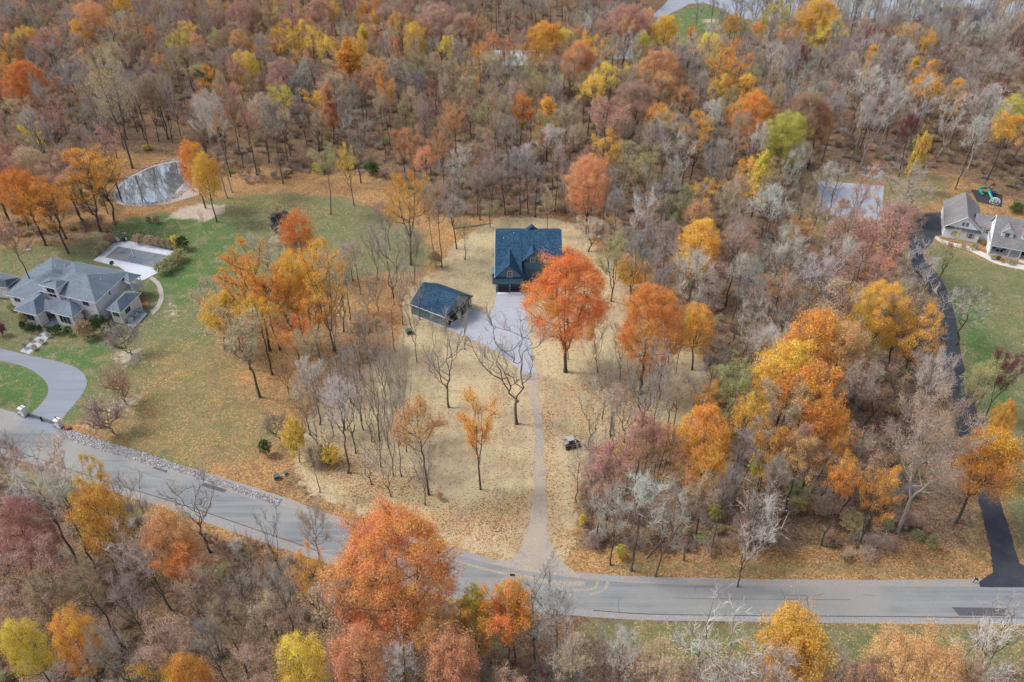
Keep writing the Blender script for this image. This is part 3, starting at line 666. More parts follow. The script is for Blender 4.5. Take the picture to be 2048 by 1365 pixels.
# ---------------- detached garage
def blue_garage():
    A, B, C = Vector((-24.9, 158.0)), Vector((-16.1, 152.4)), Vector((-10.2, 161.4)); D = A + (C-B)
    cen = (A+B+C+D)/4; O = Vector((cen.x, cen.y, 0)); h = empty('detached_garage', O)
    tag(h, 'small slate blue two-door detached garage with gable roof beside the driveway', 'garage')
    wallblock('wall', [A, B, C, D], 0, 3.35, 'slate_siding', h, O)
    wallblock('footing', inset([A, B, C, D], -.06), 0, .25, 'white_trim', h, O)
    # ridge runs parallel to AB; eaves along A-B and D-C
    u = (B-A).normalized(); v = (C-B).normalized(); ov = .3; ze, zr = 3.35, 6.65
    a, b, c, d = A-u*ov-v*ov, B+u*ov-v*ov, C+u*ov+v*ov, D-u*ov+v*ov
    m1, m2 = (a+d)/2, (b+c)/2
    roof('roof', [a, b, c, d], ze, [(m1.x, m1.y, zr), (m2.x, m2.y, zr)], [(0, 1, 5, 4), (3, 4, 5, 2)], 'blue_shingle', h, O, .18)
    for P, Q, s in ((B, C, 1), (D, A, 1)):
        m = (P+Q)/2; w_ = (u if P is B else -u)*.03; w2 = (-u if P is B else u)*.3
        zt = zr - .42
        MB(O).add([(*(P+w_), 3.3), (*(Q+w_), 3.3), (*(m+w_), zt+.25), (*(P+w2), 3.3), (*(Q+w2), 3.3), (*(m+w2), zt+.25)], [(0, 1, 2), (3, 5, 4), (0, 3, 4, 1), (1, 4, 5, 2), (2, 5, 3, 0)]).build('gable_wall', MATS['slate_siding'], h)
    dd, nn, m3 = rot_wall(B, C); L = (C-B).length
    for t in (.27, .73):
        p = Vector((*(B+(C-B)*t), 0)) + nn*.03
        g = MB(O).box(p+Vector((0, 0, 1.25)), (3.7 if t < .5 else 3.6, .14, 2.5), up=m3).build('garage_door', MATS['black_door'], h)
        f = MB(O)
        for j in range(5): f.box(p+dd*(-1.4+j*.7)+nn*.08+Vector((0, 0, 2.1)), (.5, .04, .3), up=m3)
        f.build('pane', MATS['glass_dark'], g)
        MB(O).box(p+nn*.5+Vector((0, 0, .05)), (3.9, .8, .10), up=m3).build('door_sill', MATS['pale_concrete'], h)
    for t in (.03, .5, .97):
        p = Vector((*(B+(C-B)*t), 2.7)) + nn*.12; MB(O).box(p, (.16, .2, .28), up=m3).build('wall_lamp', MATS['white_trim'], h)
    MB(O).tube([(*(a-v*.04), ze-.08), (*(b-v*.04), ze-.08)], .1, 5).build('gutter', MATS['white_trim'], h)
    MB(O).tube([(*(a+u*.05), ze-.2), (*(A+(-v)*.1), ze-.6), (*(A-v*.1), .2)], .06, 6).build('downspout', MATS['dark_metal'], h)
    MB(O).tube([(*b, ze+.02), (m2.x, m2.y, zr+.02), (*c, ze+.02)], .06, 4).build('bargeboard', MATS['dark_metal'], h)
blue_garage()

# ---------------- big cream house with hipped roofs (left)
def Z(px, py, z): return W(px/5.6884, 460+py/5.6884, z)
def cream_house():
    O = Vector((-108, 162, 0)); h = empty('cream_house', O)
    tag(h, 'large cream stucco house with many grey hipped roofs beside the pool', 'house')
    sh, wl = 'grey_shingle', 'cream_wall'
    def hip(eave_px, z, tops, facets, ins=.55, z0=0, zw=None):
        E = [tuple(Z(*p, z).xy) for p in eave_px]
        roof('roof', E, z, tops, facets, sh, h, O, .2, fmat='white_trim')
        wp = inset(E, ins); wallblock('wall', wp, z0, z-.15, wl, h, O); return wp
    def T(px, py, z): return tuple(Z(px, py, z))
    # main two storey block
    e0 = proj((-116.6, 159.4, 6.3)); e0 = ((e0[0])*5.6884, (e0[1]-460)*5.6884)
    M = hip([e0, (1085, 835), (1460, 480), (845, 362)], 6.3, [T(860, 495, 9.3), T(990, 515, 9.3)], [(0, 1, 5, 4), (1, 2, 5), (2, 3, 4, 5), (3, 0, 4)])
    # left single storey block and its lower step
    B = hip([(50, 735), (330, 795), (900, 560), (845, 372), (590, 305)], 3.6, [T(590, 480, 7.0), T(740, 520, 7.0)], [(0, 1, 2, 6, 5), (2, 3, 6), (3, 4, 5, 6), (4, 0, 5)])
    hip([(78, 665), (330, 700), (560, 520), (450, 388)], 2.9, [T(400, 560, 4.6), T(330, 600, 4.6)], [(0, 1, 5), (1, 2, 4, 5), (2, 3, 4), (3, 0, 5, 4)])
    # front wings
    D = hip([(150, 910), (415, 975), (530, 900), (480, 745), (270, 790)], 4.0, [T(385, 795, 6.4), T(480, 715, 6.6)], [(0, 1, 5), (1, 2, 6, 5), (2, 3, 6), (3, 4, 6), (4, 0, 5, 6)])
    Ew = hip([(580, 940), (825, 1000), (945, 900), (860, 820), (600, 800)], 3.95, [T(795, 820, 6.0), T(700, 800, 6.0)], [(0, 1, 5), (1, 2, 5), (2, 3, 5), (3, 4, 6, 5), (4, 0, 5, 6)])
    roof('porch_roof', [tuple(Z(495, 920, 3.9).xy), tuple(Z(600, 945, 3.9).xy), tuple(Z(800, 822, 5.9).xy), tuple(Z(505, 790, 5.9).xy)], 3.9, [], [(0, 1, 2, 3)], sh, h, O, .2, ez=[3.9, 3.9, 5.85, 5.85])
    # right wing
    F = hip([(1205, 905), (1370, 945), (1605, 715), (1430, 688)], 4.0, [T(1330, 808, 5.7), T(1425, 722, 5.7)], [(0, 1, 4), (1, 2, 5, 4), (2, 3, 5), (3, 0, 4, 5)])
    # roofed balcony at the back corner
    G_ = [tuple(Z(*p, 5.6).xy) for p in [(1478, 612), (1605, 513), (1440, 478), (1370, 560)]]
    gc = sum((Vector(p) for p in G_), Vector((0, 0)))/4
    roof('balcony_roof', G_, 5.6, [(gc.x, gc.y, 6.9)], [(0, 1, 4), (1, 2, 4), (2, 3, 4), (3, 0, 4)], sh, h, O, .2, fmat='white_trim')
    gp = inset(G_, .35)
    for p in gp[:3]: MB(O).tube([(*p, 0), (*p, 5.4)], .11, 8).build('column', MATS['white_trim'], h)
    MB(O).prism(inset(G_, -.1), 2.7, 2.9).build('balcony_floor', MATS['side_steps'], h)
    rl = MB(O)
    P = inset(G_, .0)
    for i in (0, 1):
        a, b = Vector((*P[i], 0)), Vector((*P[i+1], 0))
        for zz in (3.1, 3.9): rl.tube([a+Vector((0, 0, zz)), b+Vector((0, 0, zz))], .05, 4)
        for k in range(9): q = a.lerp(b, k/8); rl.tube([q+Vector((0, 0, 2.9)), q+Vector((0, 0, 3.9))], .025, 4)
    rl.build('railing', MATS['white_trim'], h)
    # dormer over the entrance
    E = [tuple(Z(*p, 8.3).xy) for p in [(435, 622), (635, 675), (775, 580), (565, 532)]]
    roof('dormer_roof', E, 8.3, [T(560, 578, 9.2), T(640, 578, 9.2)], [(0, 1, 5, 4), (1, 2, 5), (2, 3, 4, 5), (3, 0, 4)], sh, h, O, .15, fmat='white_trim')
    dw = inset(E, .35); wallblock('dormer_wall', dw, 3.8, 8.2, wl, h, O)
    window(h, O, dw[0], dw[1], .56, 6.5, 2.7, 2.7, 2, 2, fw=.12)
    window(h, O, M[0], M[1], .42, 5.2, .45, .75, 1, 1); window(h, O, M[0], M[1], .52, 5.2, .45, .75, 1, 1)
    window(h, O, M[0], M[1], .80, 5.0, 1.9, 1.3, 2, 1); window(h, O, M[1], M[2], .42, 5.2, .6, 1.2, 1, 2)
    window(h, O, D[0], D[1], .5, 2.35, 3.6, 1.7, 3, 1, fw=.12); window(h, O, Ew[0], Ew[1], .5, 2.2, 3.4, 2.2, 3, 1, fw=.14)
    window(h, O, F[0], F[1], .5, 2.6, 2.0, 1.3, 3, 1); window(h, O, F[1], F[2], .33, 2.6, 2.1, 1.3, 3, 1)
    window(h, O, B[0], B[1], .35, 2.2, 1.9, 1.2, 2, 1)
    # entrance between the wings
    a = Vector((*D[2], 0)); b = Vector((*Ew[0], 0))
    pf = Z(520, 1040, 0); sb = [tuple(Z(*p, 0).xy) for p in [(500, 1100), (640, 1110), (690, 1040), (560, 950)]]
    wallblock('entry_wall', [tuple(Z(*p, 0).xy) for p in [(540, 985), (700, 1020), (760, 930), (590, 900)]], 0, 3.7, wl, h, O)
    window(h, O, Z(540, 985, 0), Z(700, 1020, 0), .5, 1.5, 1.3, 2.6, 1, 1, glass='wood_brown', name='front_door')
    MB(O).prism(sb, 0, .35).build('entry_step', MATS['flagstone'], h)
    # belt course, downspouts, vents
    bt = MB(O)
    for i in (0, 1):
        p, q = M[i], M[i+1]; d_, n_, m_ = rot_wall(p, q); c_ = (Vector((*p, 3.55))+Vector((*q, 3.55)))/2 + n_*.02
        bt.box(c_, ((Vector(q)-Vector(p)).length, .06, .18), up=m_)
    bt.build('belt_course', MATS['cream_wall'], h)
    for p in (M[1], Ew[1], F[1]):
        q = Vector((p[0]-O.x, p[1]-O.y)).normalized()*.1 if p is not M[1] else Vector((.05, -.1))
        MB(O).tube([(p[0]+q.x, p[1]+q.y, (6.0 if p is M[1] else 3.8)), (p[0]+q.x, p[1]+q.y, .1)], .05, 5).build('downspout', MATS['wood_brown'], h)
    vents(h, O, [T(1148, 575, 7.6), T(787, 440, 7.4), T(1398, 760, 5.2), T(625, 395, 5.2), T(632, 425, 5.4), T(737, 408, 5.4), T(405, 445, 4.2)], .1, .4)
    # garage wing at the photo's edge
    E = [(-134.5, 159.4), (-130.4, 161.2), (-129.0, 170.3), (-141, 174), (-144, 160)]
    roof('roof', [tuple(Z(*p, 3.6).xy) for p in [(-220, 640), (75, 655), (218, 540), (0, 485), (-260, 440)]], 3.6, [T(60, 570, 5.4), T(-120, 540, 5.8)], [(0, 1, 5, 6), (1, 2, 5), (2, 3, 5), (3, 4, 6, 5), (4, 0, 6)], sh, h, O, .2, fmat='white_trim')
    wallblock('wall', inset([tuple(Z(*p, 3.6).xy) for p in [(-220, 640), (75, 655), (218, 540), (0, 485), (-260, 440)]], .5), 0, 3.4, wl, h, O)
    # paved service yard
    MB(O).prism([tuple(W(*p).xy) for p in [(252, 653), (270, 657), (295, 630), (285, 622)]], 0.04, .35).build('service_plinth', MATS['concrete'], h)
    MB(O).prism([tuple(W(*p).xy) for p in [(272, 588), (300, 596), (298, 618), (276, 612)]], .01, .12).build('patio', MATS['wood_brown'], h)
cream_house()
# satellite dish on its mast behind the roof
def dish():
    p = Z(1298, 455, 5.2); r = empty('satellite_dish', (p.x, p.y, 0)); tag(r, 'round grey satellite dish on a mast behind the cream house roof', 'satellite dish')
    O = Vector((p.x, p.y, 0))
    MB(O).tube([(p.x, p.y, 0), (p.x, p.y, 6.8)], .06, 6).build('mast', MATS['metal_pale'], r)
    m = MB(O); n = 14; ax = Vector((.3, -.75, .6)).normalized(); u = ax.orthogonal().normalized(); v = ax.cross(u); c = Vector((p.x, p.y, 7.3))
    vs = [c - ax*.15] + [c + (u*math.cos(2*math.pi*i/n) + v*math.sin(2*math.pi*i/n))*.55 for i in range(n)] + [c - ax*.2]
    m.add(vs, [(0, 1+i, 1+(i+1) % n) for i in range(n)] + [(n+1, 1+(i+1) % n, 1+i) for i in range(n)])
    m.build('dish', MATS['dark_metal'], r); MB(O).tube([c - v*.5, c + ax*.7], .03, 4).build('feed_arm', MATS['metal_pale'], r)
dish()
# three air conditioning units
for i, (px, py, wh) in enumerate([(1500, 1060, 'nearest the lawn'), (1555, 1005, 'middle of three'), (1605, 950, 'nearest the patio')]):
    p = Z(px, py, 0); r = empty('air_conditioner', (p.x, p.y, .35), R(18)); tag(r, 'grey-green air conditioning unit beside the cream house, ' + wh, 'air conditioner', 'air conditioning units beside the cream house')
    MB().tube([(0, 0, 0), (0, 0, .12)], .82, 8).build('base', MATS['ac_grey'], r)
    MB().tube([(0, 0, .12), (0, 0, .95), (0, 0, 1.05)], [.72, .76, .60], 8).build('casing', MATS['ac_grey'], r)
    MB().tube([(0, 0, 1.05), (0, 0, 1.09)], .28, 12).build('fan_grille', MATS['dark_metal'], r)

# ---------------- swimming pool under its winter cover
pool_deck = tri_sheet('pool_deck', [tuple(W(*p).xy) for p in [(187, 522), (198, 513), (228, 487), (258, 483), (350, 503), (342, 512), (316, 540), (315, 547), (290, 560), (281, 562), (262, 552), (240, 535)]], .0, 'pale_concrete', .12)
tag(pool_deck, kind='structure')
pc = W(275, 512); pr = empty('swimming_pool', (pc.x, pc.y, 0)); tag(pr, 'rectangular swimming pool under a sagging grey-blue winter cover in a pale deck', 'swimming pool')
PP = [tuple(W(*p, .2).xy) for p in [(211, 515), (236, 493), (338, 512), (311, 536)]]
MB(pc).prism(inset(PP, -.25), .12, .17).build('coping', MATS['metal_pale'], pr)
MB(pc).prism(PP, .17, .2).build('winter_cover', MATS['pool_cover'], pr)
MB(pc).tube([(*PP[2], .3), (*PP[3], .3)], .13, 8).build('cover_roller', MATS['blue_plastic'], pr)
MB(pc).tube([tuple(W(258, 496, .3)), tuple(W(258, 488, .9)), tuple(W(268, 515, .24))], .05, 5).build('drain_hose', MATS['metal_pale'], pr)
p_ = W(269, 515, .24); MB(pc).blob((p_.x, p_.y, .28), (.28, .28, .1)).build('pump', MATS['dark_metal'], pr)
def furniture():
    p = W(238, 483); r = empty('patio_furniture', (p.x, p.y, 0)); tag(r, 'heap of stacked white and black pool chairs at the far corner of the deck', 'patio furniture')
    rg = random.Random(4)
    for i in range(14):
        m_ = MB(p)
        q = p + Vector((rg.uniform(-2.2, 2.6), rg.uniform(-.8, .8), .12))
        m_.box(q+Vector((0, 0, .45)), (.5, .5, .06), rg.uniform(0, 3)); m_.box(q+Vector((0, .25, .8)), (.5, .06, .5), rg.uniform(0, 1))
        for sx in (-.2, .2):
            for sy in (-.2, .2): m_.tube([q+Vector((sx, sy, 0)), q+Vector((sx, sy, .45))], .03, 4)
        m_.build('pool_chair', MATS['white_trim' if i % 2 else 'dark_metal'], r)
furniture()

# ---------------- white house on the right
def Y(px, py, z): return W(1820+px/6.5, 350+py/6.5, z)
def white_house():
    O = Vector((125, 192, 0)); h = empty('white_house', O)
    tag(h, 'white lap-sided house with taupe shingle roofs, dormers and a columned porch at the right edge', 'house')
    def y2(px, py, z): return tuple(Y(px, py, z).xy)
    # garage wing
    G0, G1 = y2(415, 805, 0), y2(868, 885, 0); gl = Vector(G1)-Vector(G0)
    bk = Vector(y2(440, 345, 3.4)) - Vector(y2(432, 668, 3.4))
    pv = Vector((-gl.y, gl.x)).normalized()*bk.length*.98
    A, B = Vector(G0), Vector(G1); C, D = B+pv, A+pv
    wallblock('wall', [A, B, C, D], 0, 3.4, 'white_lap', h, O)
    u, v = gl.normalized(), pv.normalized(); ov = .4; za = 7.4
    a, b, c, d = A-u*ov-v*ov, B+u*ov-v*ov, C+u*ov+v*ov, D-u*ov+v*ov
    ma, md = (a+b)/2, (c+d)/2
    roof('roof', [a, b, c, d], 3.4, [(ma.x, ma.y, za), (md.x, md.y, za)], [(0, 4, 5, 3), (1, 2, 5, 4)], 'taupe_shingle', h, O, .18)
    P, Q = A-v*.02, B-v*.02; m = (P+Q)/2
    MB(O).add([(*P, 3.3), (*Q, 3.3), (m.x, m.y, za-.35), (*(P+v*.3), 3.3), (*(Q+v*.3), 3.3), (m.x+v.x*.3, m.y+v.y*.3, za-.35)], [(0, 1, 2), (3, 5, 4), (0, 3, 4, 1), (1, 4, 5, 2), (2, 5, 3, 0)]).build('gable_wall', MATS['white_lap'], h)
    P, Q = C+v*.02, D+v*.02; m = (P+Q)/2
    MB(O).add([(*P, 3.3), (*Q, 3.3), (m.x, m.y, za-.35), (*(P-v*.3), 3.3), (*(Q-v*.3), 3.3), (m.x-v.x*.3, m.y-v.y*.3, za-.35)], [(0, 1, 2), (3, 5, 4), (0, 3, 4, 1), (1, 4, 5, 2), (2, 5, 3, 0)]).build('gable_wall', MATS['white_lap'], h)
    MB(O).tube([(*a, 3.4), (ma.x, ma.y, za), (*b, 3.4)], .11, 4).build('bargeboard', MATS['white_trim'], h)
    # pent roof across the gable
    f0, f1 = A-v*.75, B-v*.75
    MB(O).add([(*f0, 3.1), (*f1, 3.1), (*(B-v*.03), 3.75), (*(A-v*.03), 3.75), (*(B-v*.03), 3.05), (*(A-v*.03), 3.05)], [(0, 1, 2, 3), (0, 5, 4, 1), (1, 4, 2), (0, 3, 5)]).build('pent_roof', MATS['dark_shingle'], h)
    for t in (.33, .76): window(h, O, A, B, t, 1.7, .95, 1.5, 2, 2, shutters='shutter_tan')
    window(h, O, A-v*.02, B-v*.02, .45, 5.0, .75, 1.2, 2, 2); window(h, O, A-v*.02, B-v*.02, .56, 5.0, .75, 1.2, 2, 2)
    for t in (.25, .5, .78): 
        p0, p1 = D, A; d_, n_, m_ = rot_wall(p0, p1); c_ = Vector((*(p0+(p1-p0)*t), 1.2))+n_*.04
        MB(O).box(c_, (2.5, .12, 2.3), up=m_).build('garage_door', MATS['white_trim'], h)
    # connector
    K0, K1 = B+v*2.2, B+v*2.2+u*4.4; dep = 6.0
    wallblock('wall', [K0, K1, K1+v*dep, K0+v*dep], 0, 4.2, 'white_lap', h, O)
    k = [K0-v*.4-u*2, K1-v*.4, K1+v*(dep+.4), K0+v*(dep+.4)-u*2]; r0, r1 = (k[0]+k[3])/2, (k[1]+k[2])/2
    roof('roof', k, 4.2, [(r0.x, r0.y, 6.6), (r1.x, r1.y, 6.6)], [(0, 1, 5, 4), (2, 3, 4, 5)], 'taupe_shingle', h, O, .18)
    window(h, O, K0, K1, .42, 2.9, .85, 1.2, 2, 2, shutters='shutter_tan')
    # main block with porch under the long front slope
    M0 = Vector(y2(1003, 1040, 0)); M1 = M0+u*19; dm = 13.0
    w0 = M0+v*2.4; zE, zR = 3.2, 9.2
    wallblock('wall', [w0, M1+v*2.4, M1+v*dm, M0+v*dm], 0, 3.6, 'white_lap', h, O)
    e = [M0-v*.35-u*.3, M1-v*.35, M1+v*(dm+.35), M0+v*(dm+.35)-u*.3]; q0, q1 = (e[0]+e[3])/2, (e[1]+e[2])/2
    roof('roof', e, zE, [(q0.x, q0.y, zR), (q1.x, q1.y, zR)], [(0, 1, 5, 4), (2, 3, 4, 5)], 'taupe_shingle', h, O, .2, fmat='white_trim')
    MB(O).add([(*M0, 3.05), (*(M0+v*dm), 3.05), (q0.x+u.x*.3, q0.y+u.y*.3, zR-.3), (*(M0+u*.25), 3.05), (*(M0+v*dm+u*.25), 3.05), (q0.x+u.x*.55, q0.y+u.y*.55, zR-.3)], [(0, 1, 2), (3, 5, 4), (0, 3, 4, 1), (1, 4, 5, 2), (2, 5, 3, 0)]).build('gable_wall', MATS['white_lap'], h)
    wallblock('porch_side_wall', [M0, M0+u*.2, M0+u*.2+v*2.4, M0+v*2.4], 0, 3.04, 'white_lap', h, O)
    MB(O).tube([(*(e[0]-u*.03), zE), (q0.x-u.x*.03, q0.y-u.y*.03, zR), (*(e[3]-u*.03), zE)], .14, 4).build('bargeboard', MATS['white_trim'], h)
    MB(O).prism([M0+u*.25, M1, M1+v*2.38, M0+v*2.38+u*.25], .02, .45).build('porch_floor', MATS['side_steps'], h)
    rl = MB(O)
    for s in (.3, 4.9, 7.6, 10.4, 14.5): 
        p = M0+u*s+v*.15; MB(O).box((p.x, p.y, 1.75), (.24, .24, 2.6), math.atan2(u.y, u.x)).build('column', MATS['white_trim'], h)
    for s0, s1 in ((.4, 2.6), (2.6, 4.8), (5.0, 7.5), (10.5, 14.4)):
        pa, pb = M0+u*s0+v*.15, M0+u*s1+v*.15
        for z_ in (.6, 1.35): rl.tube([(*pa, z_), (*pb, z_)], .045, 4)
        for j in range(int((s1-s0)/.16)): q = pa+u*(j*.16+.08); rl.tube([(*q, .6), (*q, 1.35)], .022, 4, False)
    rl.build('railing', MATS['white_trim'], h)
    MB(O).prism([M0+u*7.8-v*.1, M0+u*10.2-v*.1, M0+u*10.2-v*1.3, M0+u*7.8-v*1.3], .0, .25).build('porch_steps', MATS['side_steps'], h)
    for s in (1.4, 3.9, 12.2): window(h, O, w0, M1+v*2.4, s/19, 1.75, 1.0, 1.5, 2, 2)
    window(h, O, w0, M1+v*2.4, 8.8/19, 1.55, 1.1, 2.1, 1, 1, name='front_door', glass='black_door')
    # dormers
    for s in (3.2, 8.2, 13.2):
        fp = M0+u*s+v*2.1; hw = 1.45; zb, ze, zt = 4.3, 6.6, 8.3; L = 5.0
        P = [fp-u*hw, fp+u*hw, fp+u*hw+v*L, fp-u*hw+v*L]
        dw = wallblock('dormer', P, zb, ze, 'white_lap', h, O)
        MB(O).add([(*(fp-u*hw), ze-.01), (*(fp+u*hw), ze-.01), (fp.x, fp.y, zt-.12), (*(fp-u*hw+v*.2), ze-.01), (*(fp+u*hw+v*.2), ze-.01), (fp.x+v.x*.2, fp.y+v.y*.2, zt-.12)], [(0, 1, 2), (3, 5, 4), (0, 3, 4, 1), (1, 4, 5, 2), (2, 5, 3, 0)]).build('dormer_gable', MATS['white_lap'], dw).location = (0, 0, 0)
        g = [fp-u*(hw+.2)-v*.25, fp+u*(hw+.2)-v*.25, fp+u*(hw+.2)+v*L, fp-u*(hw+.2)+v*L]; t0, t1 = (g[0]+g[1])/2, (g[2]+g[3])/2
        roof('dormer_roof', g, ze, [(t0.x, t0.y, zt), (t1.x, t1.y, zt)], [(0, 4, 5, 3), (1, 2, 5, 4)], 'taupe_shingle', h, O, .1)
        MB(O).tube([(*g[0], ze-.03), (t0.x, t0.y, zt-.03), (*g[1], ze-.03)], .07, 4).build('dormer_trim', MATS['white_trim'], h)
        window(h, O, fp-u*hw, fp+u*hw, .5, 5.6, 1.1, 1.5, 2, 2)
    # wicker chairs belong to the porch but can be carried away
    for i, s in enumerate((2.3, 3.3)):
        q = M0+u*s+v*1.3; rr = empty('porch_chair', (q.x, q.y, .45), math.atan2(u.y, u.x)); tag(rr, ('dark cushioned chair near the porch corner of the white house' if i == 0 else 'dark cushioned chair nearer the porch steps of the white house'), 'chair', 'chairs on the white house porch')
        MB().box((0, 0, .42), (.6, .6, .12)).build('seat', MATS['dark_metal'], rr); MB().box((0, .28, .75), (.6, .08, .6)).build('backrest', MATS['dark_metal'], rr)
        f = MB(); [f.box((sx, sy, .18), (.06, .06, .36)) for sx in (-.26, .26) for sy in (-.26, .26)]; f.build('frame', MATS['white_trim'], rr)
white_house()

# ---------------- houses among the far trees
def simple_house(name, label, cx, cy, L, Wd, rz, ze, zr, wm, rm, chimney=False, cat='house', wins=True):
    p = W(cx, cy); h = empty(name, (p.x, p.y, 0), R(rz)); tag(h, label, cat); O = Vector((0, 0, 0))
    a = [(-L/2, -Wd/2), (L/2, -Wd/2), (L/2, Wd/2), (-L/2, Wd/2)]
    wallblock('wall', a, 0, ze, wm, h, O); o = .4
    e = [(-L/2-o, -Wd/2-o), (L/2+o, -Wd/2-o), (L/2+o, Wd/2+o), (-L/2-o, Wd/2+o)]
    rf = roof('roof', e, ze, [(-L/2-o, 0, zr), (L/2+o, 0, zr)], [(0, 1, 5, 4), (2, 3, 4, 5)], rm, h, O, .2, fmat='white_trim')
    for s in (-1, 1):
        x = s*(L/2-.02)
        MB().add([(x, -Wd/2, ze-.05), (x, Wd/2, ze-.05), (x, 0, zr-.3), (x-s*.3, -Wd/2, ze-.05), (x-s*.3, Wd/2, ze-.05), (x-s*.3, 0, zr-.3)], [(0, 1, 2), (3, 5, 4), (0, 3, 4, 1), (1, 4, 5, 2), (2, 5, 3, 0)]).build('gable_wall', MATS[wm], h)
    if wins:
        n = max(2, int(L/3.5))
        for i in range(n):
            window(h, O, a[0], a[1], (i+.5)/n, 1.7, 1.1, 1.4, 2, 2)
            if ze > 5: window(h, O, a[0], a[1], (i+.5)/n, 4.4, 1.1, 1.4, 2, 2)
    if chimney: MB().box((L/2+.5, 1.5, (zr+1.2)/2), (1.0, 1.6, zr+1.2)).build('chimney', MATS['white_lap'], h)
    return h
simple_house('far_house', 'long house with dark navy roof half hidden by yellow trees at the top', 1348, 132, 17, 9, -3, 5.4, 9.0, 'slate_siding', 'dark_shingle')
simple_house('far_garage', 'low dark-roofed garage left of the navy-roofed house behind the trees', 1293, 128, 7, 7, -3, 3.0, 5.4, 'slate_siding', 'dark_shingle', cat='garage')
simple_house('far_house', 'pale metal-roofed long house glimpsed behind thin pink and gold trees', 1042, 140, 27, 12, 0, 3.8, 8.6, 'white_lap', 'pale_shingle')
simple_house('far_shed', 'small dark-roofed shed standing in the woods below the pale-roofed house', 990, 182, 5.5, 4.5, -38, 2.4, 3.9, 'wood_brown', 'dark_shingle', cat='shed', wins=False)
simple_house('far_house', 'grey gabled house with a white chimney at the top right among bare trees', 1915, 62, 20, 11, -10, 5.6, 11, 'slate_siding', 'dark_shingle', True)
simple_house('far_house', 'white sided house wing with steep gable left of the chimney house', 1868, 52, 9, 8, 68, 5.0, 9.5, 'white_siding', 'dark_shingle')
# ================================================================ TREES
RG = np.random.default_rng(11)
def nrm(v): return v / (np.linalg.norm(v, axis=-1, keepdims=True) + 1e-9)
def tubes(segs, k):
    """segs: list of (p0,p1,r0,r1) -> verts, quads"""
    if not len(segs): return np.zeros((0, 3)), np.zeros((0, 4), int)
    A = np.array([s[0] for s in segs]); B = np.array([s[1] for s in segs]); r0 = np.array([s[2] for s in segs]); r1 = np.array([s[3] for s in segs])
    d = nrm(B-A); ref = np.where(np.abs(d[:, 2:3]) > .9, np.array([[1., 0, 0]]), np.array([[0, 0, 1.]]))
    u = nrm(np.cross(d, ref)); v = np.cross(d, u)
    if k == 2:
        a = RG.uniform(0, 6.28, len(A))[:, None]; w_ = u*np.cos(a)+v*np.sin(a)
        V = np.stack([A-w_*r0[:, None], A+w_*r0[:, None], B+w_*r1[:, None], B-w_*r1[:, None]], 1).reshape(-1, 3)
        return V, np.arange(len(V)).reshape(-1, 4)
    ang = np.arange(k)*2*math.pi/k; c, s = np.cos(ang), np.sin(ang)
    ring = u[:, None, :]*c[None, :, None]+v[:, None, :]*s[None, :, None]
    V = np.concatenate([A[:, None]+ring*r0[:, None, None], (B+d*.02)[:, None]+ring*r1[:, None, None]], 1)
    n = len(A); base = np.arange(n)[:, None]*2*k; j = np.arange(k)[None]; j2 = (j+1) % k
    Q = np.stack([base+j, base+j2, base+k+j2, base+k+j], -1).reshape(-1, 4)
    return V.reshape(-1, 3), Q
def leaves(C, size, n_per, spread, rg, upb=.5, flat=.75):
    """clumps of leaf-sized faces round the points C"""
    n = len(C)*n_per
    c = np.repeat(C, n_per, 0) + nrm(rg.normal(size=(n, 3)))*(rg.random((n, 1))**.5)*np.array([1, 1, flat])*spread
    nn = nrm(rg.normal(size=(n, 3)) + np.array([0, 0, upb])); a = nrm(np.cross(nn, rg.normal(size=(n, 3)))); b = np.cross(nn, a)
    s = size*rg.uniform(.6, 1.35, (n, 1))
    V = np.stack([c-a*s, c+b*s*.62, c+a*s, c-b*s*.62], 1).reshape(-1, 3)
    return V, np.arange(len(V)).reshape(-1, 4)
